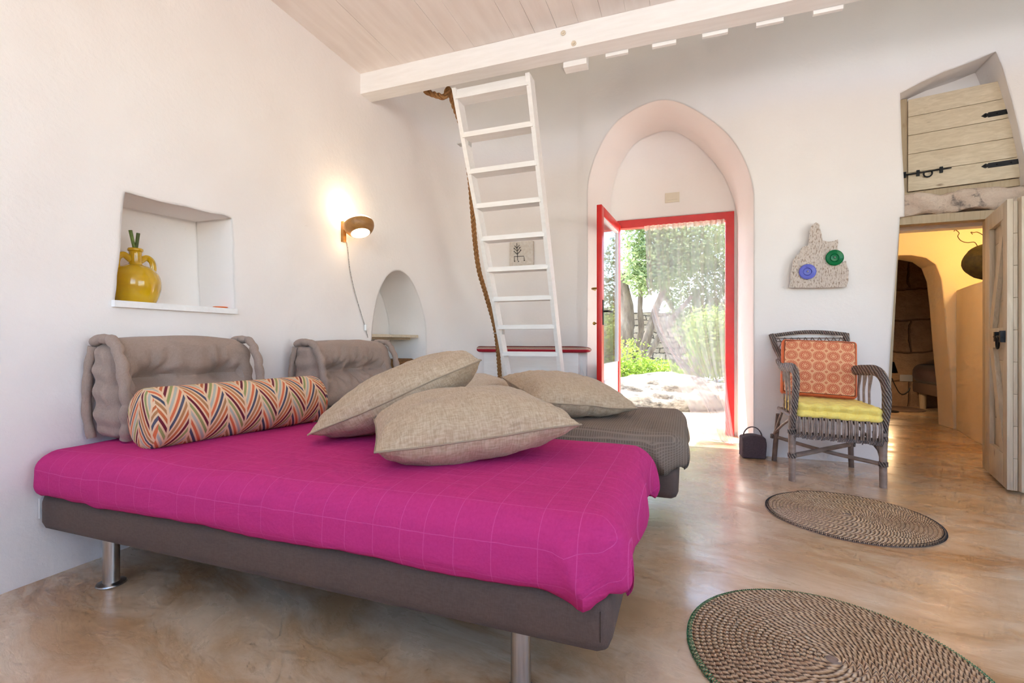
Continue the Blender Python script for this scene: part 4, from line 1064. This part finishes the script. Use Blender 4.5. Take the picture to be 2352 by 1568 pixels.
# woven lower border
bm = bmesh.new()
for i in range(60):
    x = .66+(1.13-.66)*i/59; z = .30-.02*i/59
    tube(bm, [(x-.008, 3.475, z-.012+random.uniform(-.006, .004)), (x+.008, 3.49, z+.014)], .004, 5)
fin('woven_border', bm, 'cane_dark', ch)
# stretchers
def stick(p0, p1, r, nm='stretcher', mt='cane_smooth', bend=.012):
    bm = bmesh.new(); p0, p1 = Vector(p0), Vector(p1); m_ = (p0+p1)/2+Vector((0, 0, bend))
    tube(bm, smooth_path([tuple(p0), tuple(m_), tuple(p1)], 6), r, 9); fin(nm, bm, mt, ch)
stick(up_(FL, .165, .01, 0), up_(BR, .165, -.0, 0), .016, bend=.0); stick(up_(BL, .185, .0, 0), up_(FR, .145, -.01, 0), .013, bend=-.012)
stick(up_(BL, .20, 0, .0), up_(FL, .40, .0, .02), .009, 'side_brace'); stick(up_(BR, .33, 0, -.02), up_(FR, .20, 0, .01), .009, 'side_brace')
stick(up_(BL, .20, 0, 0), (.655, 3.85, .42), .009, 'side_brace', bend=0); stick(up_(FR, .16, 0, .02), (1.12, 3.62, .33), .009, 'side_brace', bend=0)
stick(up_(FL, .16, 0, .02), (.655, 3.62, .34), .009, 'side_brace', bend=0)
for v_, z_ in ((FL, .165), (FR, .145), (BL, .185), (BR, .165), (FL, .32), (FR, .30)):
    bm = bmesh.new(); lathe(bm, [(.021, -.016), (.0275, -.012), (.023, -.008), (.0275, -.004), (.023, 0), (.0275, .004), (.023, .008), (.0275, .012), (.021, .016)], 14, (v_.x, v_.y, z_))
    fin('cane_binding', bm, 'cane', ch)
# yellow seat cushion
def dy_(w):
    o_ = Vector((0, 0, 0)); e = min(w.x-.66, 1.135-w.x, w.y-3.485, 3.98-w.y)
    mz = .457
    # rolled rims on the side
    k = abs(w.z-mz)/.038
    if e < .03:
        dirv = Vector((w.x-.9, w.y-3.73, 0)); 
        sx = 1 if w.x > .9 else -1
        oo = (-.016*math.exp(-((w.z-mz-.006)/.014)**2*.8)+.006*math.sin((w.x+w.y)*80))
        if w.y < 3.50: o_.y -= oo
        elif w.x > 1.1 or w.x < .69: o_.x += sx*oo
    o_.z += .007*math.sin(w.x*62)*math.sin(w.y*62+1)*(1 if w.z > .46 else 0)+(.006*nz(w, 8, 2))
    o_.z -= (w.x-.66)*.035-.0
    return o_
bm = bmesh.new(); rbox(bm, .665, 1.135, 3.475, 3.97, .417, .510, .026, .0105, dy_)
tag(fin('seat_cushion', bm, 'yellow_cotton'), 'yellow tufted square cushion on the wicker armchair seat', 'cushion')
# orange cushion
oc = at_y(1878, 846, 3.90)
xd = Vector((1, -.08, -.045)).normalized(); yv = Vector((.03, .24, .97)); yv = (yv-xd*yv.dot(xd)).normalized(); zv = xd.cross(yv)
mtx = Matrix.Translation(oc) @ Matrix((xd, yv, zv)).transposed().to_4x4()
W_, D_, T_ = .455, .40, .08
cu_ = thing('scatter_cushion', 'orange box cushion with rosette pattern on the wicker armchair', 'cushion', mtx=mtx)
def dpo(w):
    k = (1-abs(w.x/(W_/2))**2)*(1-abs(w.y/(D_/2))**2); k = max(0, k)
    return Vector((-w.x*.05*(1-(w.y/(D_/2))**2)*0, 0, (1 if w.z > 0 else -1)*.022*k**.6+.003*nz(w, 9, 3)))
bm = bmesh.new(); rbox(bm, -W_/2, W_/2, -D_/2, D_/2, -T_/2, T_/2, .025, .0105, dpo)
fin('cushion_body', bm, 'orange_side', cu_, local=True)
bm = bmesh.new(); uvl = bm.loops.layers.uv.new('UVMap'); nn_ = 30; G = []
w2, d2_ = W_/2-.018, D_/2-.016
for i in range(nn_+1):
    row = []
    for j in range(nn_+1):
        x = -w2+2*w2*i/nn_; y = -d2_+2*d2_*j/nn_; wv_ = Vector((x, y, T_/2)); wv_ = wv_+dpo(wv_); row.append(bm.verts.new((wv_.x, wv_.y, wv_.z+.0015)))
    G.append(row)
for i in range(nn_):
    for j in range(nn_):
        f = bm.faces.new((G[i][j], G[i+1][j], G[i+1][j+1], G[i][j+1]))
        for lp, (a_, b_) in zip(f.loops, ((i, j), (i+1, j), (i+1, j+1), (i, j+1))): lp[uvl].uv = (a_/nn_, b_/nn_)
po = fin('patterned_front', bm, 'rosette', cu_, local=True)
bm = bmesh.new(); rp_ = [v for v in ([(-w2+2*w2*i/20, -d2_) for i in range(20)]+[(w2, -d2_+2*d2_*i/20) for i in range(20)]+[(w2-2*w2*i/20, d2_) for i in range(20)]+[(-w2, d2_-2*d2_*i/20) for i in range(20)])]
tube(bm, [(x, y, T_/2+.003) for x, y in rp_], .0035, 6, closed=True); fin('piping', bm, 'brown_piping', cu_, local=True)
# ---- driftwood wall art
aw = thing('driftwood_panel', 'pale driftwood wall panel holding two coloured glass discs above the armchair', 'wall art', tuple(at_y(1882, 640, 4.18)))
S = 1/8.7125
def Q(x, y, Y): return at_y(1800+x*S*1.0, 500+y*S, Y)
outl = [(110, 1400), (130, 1250), (140, 1100), (165, 1000), (190, 850), (260, 760), (310, 700), (380, 580), (490, 550), (500, 440), (510, 330), (530, 210), (570, 150), (650, 90), (715, 130), (720, 200), (760, 320), (775, 450), (900, 480), (1000, 465), (1085, 430), (1090, 500), (1080, 590), (1100, 720), (1180, 880), (1245, 860), (1260, 940), (1300, 1030), (1300, 1150), (1285, 1300), (1260, 1385), (700, 1400)]
out_d = []
for i in range(len(outl)):
    a_, b_ = outl[i], outl[(i+1) % len(outl)]
    for k in range(4): t = k/4; x = a_[0]+(b_[0]-a_[0])*t; y = a_[1]+(b_[1]-a_[1])*t; j_ = 7*nz((x*.02, y*.02, 0), 1, 3); out_d.append((x+j_*1.5, y+j_))
bm = bmesh.new(); prism(bm, [Q(x, y, 4.125) for x, y in out_d], [Q(x, y, 4.165) for x, y in out_d])
fin('wood_slab', bm, 'driftwood', aw, smooth=False)
for (x, y, mt, rx) in ((1015, 800, 'green_glass', 182), (475, 1080, 'blue_glass', 175)):
    c_ = Q(x, y, 4.118); r_ = rx*S/FOC*c_.dot(FV)*.87
    bm = bmesh.new(); lathe(bm, [(.0, .012), (r_*.12, .012), (r_*.15, .008), (r_*.42, .007), (r_*.46, .012), (r_*.52, .007), (r_*.9, .010), (r_, .006), (r_*.98, .001), (.0, .0)], 40, cap=False)
    bmesh.ops.remove_doubles(bm, verts=bm.verts, dist=1e-5)
    bmesh.ops.transform(bm, matrix=Matrix.Translation(c_) @ Matrix.Rotation(PI/2, 4, 'X'), verts=bm.verts)
    dsk = fin('glass_disc', bm, mt, aw); dsk['label'] = 'translucent '+mt.split('_')[0]+' glass disc'
    bm = bmesh.new(); bmesh.ops.create_uvsphere(bm, u_segments=10, v_segments=6, radius=.006, matrix=Matrix.Translation(c_+Vector((0, -.012, .002)))); fin('pin', bm, 'steel', dsk)
# ---- rugs
def rug(label, cx, cy_, R, edge, phase):
    t = thing('round_rug', label, 'rug', (cx, cy_, 0))
    bm = bmesh.new(); uvl = bm.loops.layers.uv.new('UVMap'); w_ = .0168; K = int(R/w_)-1; nseg = 150; m_ = 6
    # spiral braid strip: cross-section arc
    cols = []
    tot = K*nseg
    for i in range(tot+1):
        th_ = 2*PI*i/nseg+phase; k = i/nseg; row = []
        for j in range(m_+1):
            f = j/m_; r = w_*(k+f)+.001; h = .004+.0065*math.sin(PI*f)**.8
            row.append(((cx+r*math.cos(th_), cy_+r*math.sin(th_)*1.0, h), (w_*(k*k*PI), j/m_*.98+.01)))
        cols.append(row)
    V_ = [[bm.verts.new(p) for p, _ in row] for row in cols]
    for i in range(tot):
        for j in range(m_):
            f = bm.faces.new((V_[i][j], V_[i+1][j], V_[i+1][j+1], V_[i][j+1]))
            for lp, (a_, b_) in zip(f.loops, ((i, j), (i+1, j), (i+1, j+1), (i, j+1))): lp[uvl].uv = cols[a_][b_][1]
    fin('braided_mat', bm, 'rush', t, angle='keep')
    bm = bmesh.new(); Re = w_*(K+.15)+w_*.6
    lathe(bm, [(.0, .0005), (Re-.004, .0005), (Re-.004, .004), (.0, .004)], 96, (cx, cy_, 0), cap=False); bmesh.ops.remove_doubles(bm, verts=bm.verts, dist=1e-5)
    lathe(bm, [(.0, .009), (.012, .011), (.022, .006)], 20, (cx, cy_, 0), cap=False)
    fin('backing', bm, 'cane_smooth', t)
    bm = bmesh.new()
    for i in range(300):
        a0 = 2*PI*i/300; a1 = a0+.012; k = K-1+((a0-phase) % (2*PI))/(2*PI); re = w_*(k+1)
        tube(bm, [(cx+(re-.012)*math.cos(a0), cy_+(re-.012)*math.sin(a0), .0115), (cx+(re+.001)*math.cos(a1), cy_+(re+.001)*math.sin(a1), .008), (cx+(re+.002)*math.cos(a1), cy_+(re+.002)*math.sin(a1), .001)], .0012, 4)
    fin('edge_stitching', bm, edge, t)
rug('round braided rush rug with dark edging near the armchair', .785, 2.896, .40, 'black_thread', 2.0)
rug('round braided rush rug with green edge stitching, cut by the lower right corner', .388, 1.561, .40, 'green_thread', 4.6)
# ---- passage : dark stone with wire feelers
rc = at_y(2272, 600, 5.42)
st_ = thing('stone_creature', 'dark rounded stone with two curly wire feelers on the passage ledge', 'ornament', (rc.x, rc.y, 1.42))
bm = bmesh.new(); blob(bm, (rc.x+.02, rc.y, rc.z-.0), (.21, .15, .165), 4, .06, 1.5, 3, flat=1.422); fin('stone', bm, 'dark_stone', st_)
for pp in ([(2245, 565), (2238, 556), (2222, 557), (2208, 553), (2200, 543), (2203, 535), (2195, 528), (2191, 531)], [(2272, 563), (2275, 555), (2262, 548), (2258, 540), (2245, 533), (2236, 534), (2230, 533), (2234, 538)]):
    bm = bmesh.new(); tube(bm, smooth_path([tuple(at_y(a_, b_, 5.40)) for a_, b_ in pp], 6), .0035, 6); fin('wire_feeler', bm, 'wire', st_)
# ---- bed in the stone room
bb = thing('bed', 'dark bed on wooden legs seen through the low doorway in the stone room', 'bed', (3.3, 7.2, 0))
bm = bmesh.new(); rbox(bm, 2.90, 3.85, 6.5, 7.97, .21, .36, .03, .05); fin('bed_base', bm, 'base_fabric_dark', bb)
for lx, ly in ((3.00, 7.90), (2.98, 6.6), (3.75, 7.9), (3.75, 6.6)):
    bm = bmesh.new(); lathe(bm, [(.035, 0), (.045, .22)], 16, (lx, ly, 0)); fin('leg', bm, 'frame_wood', bb)
bm = bmesh.new(); rbox(bm, 2.89, 3.87, 6.48, 7.99, .355, .60, .10, .04, lambda w: Vector((nz(w, 4, 2)*.015, nz(w, 4, 3)*.01, nz(w, 3, 4)*.012)))
tag(fin('bedspread', bm, 'dark_spread'), 'dark brown bedspread on the bed in the stone room', 'bedspread')
p = at_y(2082, 868, 8.03); bm = bmesh.new(); box(bm, p.x-.07, p.x+.07, 8.03, 8.05, p.z-.045, p.z+.045); tag(fin('wall_socket', bm, 'grey_metal', bev=.004), 'grey wall socket beside the bed in the stone room', 'socket')
bm = bmesh.new(); tube(bm, smooth_path([tuple(at_y(a_, b_, 8.043)) for a_, b_ in ((2048, 868), (2056, 885), (2066, 902), (2076, 905), (2086, 898), (2090, 890))], 6), .006, 6)
tag(fin('cable', bm, 'black_plastic'), 'dark cable looping on the stone wall of the back room', 'cable')
p = at_y(2040, 940, 7.4)
fl_ = thing('floor_lamp', 'thin dark floor lamp at the edge of the stone room', 'lamp', (p.x, 7.4, 0))
bm = bmesh.new(); lathe(bm, [(.11, 0), (.11, .012), (.012, .018), (.012, .62)], 24, (p.x, 7.4, 0)); fin('lamp_stand', bm, 'black_iron', fl_)
bm = bmesh.new(); lathe(bm, [(.10, .50), (.06, .64)], 24, (p.x, 7.4, 0), cap=False); fin('lamp_shade', bm, 'black_iron', fl_)
bm = bmesh.new(); lathe(bm, [(.0, 0), (.32, 0), (.32, .008), (.0, .008)], 40, (2.62, 7.72, 0), cap=False); bmesh.ops.remove_doubles(bm, verts=bm.verts, dist=1e-5)
tag(fin('round_rug', bm, 'cane_dark'), 'dark round rug on the stone room floor by the bed', 'rug')
# ================================================================ OUTSIDE
bm = bmesh.new()
n_ = 60; G = []
for i in range(n_+1):
    row = []
    for j in range(n_+1):
        x = -22+44*i/n_; y = 5.33+30*j/n_
        z = -.03+.05*nz((x, y, 0), .5, 3)*min(1, (y-5.33)/1.5)
        row.append(bm.verts.new((x, y, z)))
    G.append(row)
for i in range(n_):
    for j in range(n_): bm.faces.new((G[i][j], G[i+1][j], G[i+1][j+1], G[i][j+1]))
struct(fin('ground', bm, 'earth'), 'pale stony ground outside the door')
bm = bmesh.new(); box(bm, -30, 30, -30, -2.05, -.3, -.06); struct(fin('ground', bm, 'earth', smooth=False))
bm = bmesh.new(); box(bm, -1.0, .8, 5.33, 5.62, -.06, -.012); struct(fin('door_step', bm, 'limestone', bev=.01), 'worn stone step outside the red door')
def rockobj(label, c, r, seed, name='boulder', amp=.22):
    bm = bmesh.new(); blob(bm, c, r, 5, amp, 1.6, seed); return tag(fin(name, bm, 'rock'), label, 'rock')
rockobj('large pale weathered rock just outside the open door', (-.55, 7.35, .02), (1.25, .85, .40), 2)
rockobj('low flat pale rock to the right of the big one, behind the curtain', (.72, 8.75, -.02), (.4, .35, .22), 7)
rockobj('small pale rock among the shrubs outside the door', (-.35, 10.0, .1), (.5, .35, .35), 11)
def leaves(bm, cen, rad, cnt, size, seed, shell=.35):
    rd = random.Random(seed)
    for _ in range(cnt):
        while True:
            d = Vector((rd.uniform(-1, 1), rd.uniform(-1, 1), rd.uniform(-1, 1)))
            if shell**2 < d.length_squared < 1: break
        k = 1+.35*nz(d*1.6, 1.3, seed)
        p = Vector((cen[0]+d.x*rad[0]*k, cen[1]+d.y*rad[1]*k, cen[2]+d.z*rad[2]*k))
        if p.z < .03: continue
        a_ = Vector((rd.uniform(-1, 1), rd.uniform(-1, 1), rd.uniform(-.5, 1))).normalized(); b_ = a_.cross(Vector((rd.uniform(-1, 1), rd.uniform(-1, 1), rd.uniform(-1, 1)))).normalized()
        s = size*rd.uniform(.6, 1.3)
        v0, v1, v2, v3 = p-a_*s, p+b_*s*.36, p+a_*s, p-b_*s*.36
        bm.faces.new([bm.verts.new(q_) for q_ in (v0, v1, v2, v3)])
def bush(label, cen, rad, cnt, size, mt, seed, name='shrub', cat='shrub', clumps=5):
    t = thing(name, label, cat, (cen[0], cen[1], 0)); rd = random.Random(seed+100)
    bm = bmesh.new()
    for k in range(clumps):
        cc_ = (cen[0]+rd.uniform(-.5, .5)*rad[0], cen[1]+rd.uniform(-.5, .5)*rad[1], cen[2]+rd.uniform(-.4, .45)*rad[2]); f_ = rd.uniform(.45, .75)
        leaves(bm, cc_, (rad[0]*f_, rad[1]*f_, rad[2]*f_), cnt//clumps, size, seed*7+k, .2)
    fin('foliage', bm, mt, t, smooth=False, angle='keep')
    bm = bmesh.new()
    for k in range(7):
        e_ = Vector((cen[0]+rd.uniform(-.6, .6)*rad[0], cen[1]+rd.uniform(-.5, .5)*rad[1], cen[2]+rd.uniform(0, .6)*rad[2]))
        tube(bm, smooth_path([(cen[0]+rd.uniform(-.1, .1), cen[1]+rd.uniform(-.1, .1), -.02), tuple((Vector((cen[0], cen[1], 0))+e_)/2+Vector((rd.uniform(-.1, .1), 0, 0))), tuple(e_)], 4), [.018-.0015*i for i in range(9)], 5)
    fin('stems', bm, 'bark', t)
    return t
def W(px, py, Y): return at_y(px, py, Y)
bush('bright green leafy shrub behind the big rock, left side of the doorway', (-1.25, 9.2, .42), (.85, .55, .50), 5200, .035, 'bush_leaf', 1)
bush('low bright green shrub right behind the big rock', (-.45, 9.1, .32), (.55, .4, .36), 3000, .032, 'bush_leaf', 2)
bush('tall yellow-green bush seen through the curtain', (.70, 9.8, .85), (.85, .6, .95), 6500, .04, 'shrub_leaf', 3)
bush('yellow-green bush seen through the glass of the door leaf', (-1.95, 9.9, .62), (.50, .5, .62), 4200, .038, 'bush_leaf', 4)
bush('green bush at the far right edge of the doorway view', (2.0, 10.2, .9), (.8, .6, 1.0), 3800, .042, 'shrub_leaf', 5)
def olive(label, base, h, crown, cnt, seed, limbs):
    t = thing('olive_tree', label, 'tree', (base[0], base[1], 0)); rd = random.Random(seed)
    bm = bmesh.new()
    for L_ in limbs:
        pts_ = smooth_path(L_[0], 6); tube(bm, [p_+Vector((nz(p_, 3, seed)*.04, nz(p_, 3, seed+2)*.04, 0)) for p_ in pts_], [L_[1]+(L_[2]-L_[1])*i/(len(pts_)-1)+.03*L_[1]*math.sin(i*2.1) for i in range(len(pts_))], 10)
    fin('trunk', bm, 'bark', t)
    bm = bmesh.new()
    for i, (c_, r_) in enumerate(crown): leaves(bm, c_, r_, int(cnt*r_[0]*r_[2]), .06, seed*31+i, .1)
    fin('foliage', bm, 'olive_leaf', t, smooth=False, angle='keep')
b0 = W(1455, 795, 11.5)
olive('old olive tree with a thick pale trunk on the left of the doorway view', (b0.x, 11.5), 4, [
    ((b0.x+.85, 11.4, 3.0), (.85, .9, .8)), ((b0.x+.5, 11.0, 2.5), (.5, .6, .5)), ((b0.x+1.3, 11.6, 3.3), (1.0, .9, .7)), ((b0.x+.7, 11.8, 3.9), (.8, .9, .6)), ((b0.x+.35, 10.8, 2.2), (.42, .4, .3)), ((b0.x+.2, 11.2, 2.75), (.42, .5, .45)), ((b0.x+.15, 11.4, 3.3), (.42, .5, .4)), ((b0.x+.2, 11.3, 3.8), (.45, .5, .4)), ((b0.x+.0, 11.0, 2.35), (.25, .3, .18))], 3800, 5, [
    ([(b0.x-.15, 11.5, -.05), (b0.x-.2, 11.5, .8), (b0.x-.15, 11.5, 1.6), (b0.x-.3, 11.4, 2.5)], .26, .12),
    ([(b0.x+.15, 11.5, .3), (b0.x+.35, 11.4, 1.1), (b0.x+.6, 11.4, 1.9), (b0.x+.9, 11.3, 2.8)], .13, .05),
    ([(b0.x+.1, 11.6, .4), (b0.x+.15, 11.6, 1.3), (b0.x+.15, 11.7, 2.4)], .09, .05),
    ([(b0.x+.3, 11.3, .5), (b0.x+.75, 11.2, 1.25), (b0.x+1.3, 11.2, 1.9)], .08, .04)])
b1 = W(1600, 800, 12.8)
olive('leafy olive tree seen through the sheer curtain', (b1.x, 12.8), 4, [
    ((b1.x, 12.6, 2.3), (1.1, .8, .9)), ((b1.x+.7, 12.8, 3.2), (1.1, .8, .8)), ((b1.x-.8, 12.8, 3.0), (.8, .7, .6)), ((b1.x+1.2, 12.6, 2.0), (.9, .7, .8)), ((b1.x+.3, 12.6, 1.3), (.9, .7, .7))], 3400, 9, [
    ([(b1.x, 12.8, -.05), (b1.x+.1, 12.8, 1.0), (b1.x, 12.8, 2.2)], .2, .1), ([(b1.x, 12.8, .8), (b1.x-.7, 12.7, 2.0), (b1.x-1.2, 12.6, 2.9)], .08, .03)])
b2 = W(1414, 560, 18.)
olive('distant dark tree with open sky behind, seen through the door glass', (b2.x-.6, 18.), 4, [((b2.x+.25, 18, 3.7), (.45, .5, .9)), ((b2.x-.6, 18.5, 1.7), (1.3, .8, .7))], 1500, 13, [([(b2.x-.2, 18, -.05), (b2.x, 18, 2.4)], .2, .1)])
# stone walls
def stonewall(label, x0, x1, y, h, seed, cap=True):
    t = thing('dry_stone_wall', label, 'wall', ((x0+x1)/2, y, 0)); bm = bmesh.new()
    rbox(bm, x0, x1, y, y+.5, -.05, h, .06, .12, lambda w: Vector((nz(w, 3, seed)*.06, nz(w, 4, seed)*.07, nz(w, 2, seed)*.06))); fin('stonework', bm, 'dry_wall', t)
    if cap:
        bm = bmesh.new(); rbox(bm, x0-.03, x1+.03, y-.05, y+.55, h+.0, h+.12, .04, .12, lambda w: Vector((0, nz(w, 4, seed)*.03, nz(w, 2, seed)*.05))); fin('coping', bm, 'trullo_white', t)
stonewall('dry stone wall with pale coping behind the olive trees', -3.0, 5.5, 14.6, 1.75, 3)
stonewall('pale stone garden wall seen through the door glass', -7.5, -3.2, 14.0, 1.55, 5)
# trullo cone
tc = W(1545, 600, 24.)
tr = thing('trullo', 'whitewashed cone roof of a trullo beyond the garden', 'building', (tc.x, 25, 0))
bm = bmesh.new(); lathe(bm, [(2.9, 0), (2.9, 3.0), (3.0, 3.05), (2.3, 3.9), (1.5, 4.9), (.8, 5.7), (.25, 6.2)], 40, (tc.x, 25, 0)); fin('cone_roof', bm, 'trullo_white', tr)
bm = bmesh.new(); lathe(bm, [(.14, 6.1), (.12, 6.45), (.2, 6.55), (.18, 6.75), (.05, 6.9)], 20, (tc.x, 25, 0)); fin('finial', bm, 'trullo_white', tr)
# ================================================================ LIGHT
w = bpy.data.worlds.new('world'); bpy.context.scene.world = w; w.use_nodes = True
nt = w.node_tree; bg = nt.nodes['Background']
sky = nt.nodes.new('ShaderNodeTexSky'); sky.sky_type = 'NISHITA'; sky.sun_disc = False; sky.sun_elevation = math.radians(55); sky.sun_rotation = math.radians(-38); sky.air_density = 1.0; sky.dust_density = .6; sky.ozone_density = 1.0
nt.links.new(sky.outputs[0], bg.inputs[0]); bg.inputs[1].default_value = .55
sd = bpy.data.lights.new('sun', 'SUN'); sd.energy = 13.0; sd.angle = math.radians(.53); sd.color = (1, .96, .91)
so = bpy.data.objects.new('sun', sd); C.objects.link(so)
so.rotation_euler = Vector((.62, -.25, -1.15)).to_track_quat('-Z', 'Y').to_euler() if False else Vector((.34, -.44, -1.0)).to_track_quat('-Z', 'Y').to_euler()
def portal(name, loc, rot, sx, sy):
    ad = bpy.data.lights.new(name, 'AREA'); ad.shape = 'RECTANGLE'; ad.size = sx; ad.size_y = sy; ad.cycles.is_portal = True
    ao = bpy.data.objects.new(name, ad); C.objects.link(ao); ao.location = loc; ao.rotation_euler = rot
portal('door_portal', ((DX0+DX1)/2, 5.36, DZ/2), (-PI/2, 0, 0), DX1-DX0, DZ)
portal('front_portal', (.45, -2.02, 2.1), (PI/2, 0, 0), 5.5, 4.3)  # guides sky light through the invented openings in the front wall
portal('side_portal', (3.62, .8, 1.55), (PI/2, 0, PI/2), 2.8, 1.9)
def point(name, loc, e, col, r=.05):
    l_ = bpy.data.lights.new(name, 'POINT'); l_.energy = e; l_.color = col; l_.shadow_soft_size = r
    o_ = bpy.data.objects.new(name, l_); C.objects.link(o_); o_.location = loc
point('passage_lamp', (2.78, 5.35, 1.98), 9, (1, .82, .42), .08)
point('passage_fill', (1.75, 5.0, 2.02), 5, (1, .92, .80), .18)  # added neutral fill light, no fixture here; brightens the passage walls
point('stone_room_lamp', (fl_.location.x, 7.4, .47), 5, (1, .66, .34), .04)
sc = bpy.context.scene
sc.view_settings.view_transform = 'Standard'; sc.view_settings.look = 'None'; sc.view_settings.gamma = 1; sc.view_settings.use_curve_mapping = False
sc.view_settings.exposure = 0.83
sc.cycles.use_denoising = True; sc.cycles.max_bounces = 8; sc.cycles.diffuse_bounces = 5; sc.cycles.transparent_max_bounces = 12; sc.cycles.sample_clamp_indirect = 6; sc.cycles.use_adaptive_sampling = True; sc.cycles.adaptive_threshold = .1; sc.cycles.adaptive_min_samples = 12
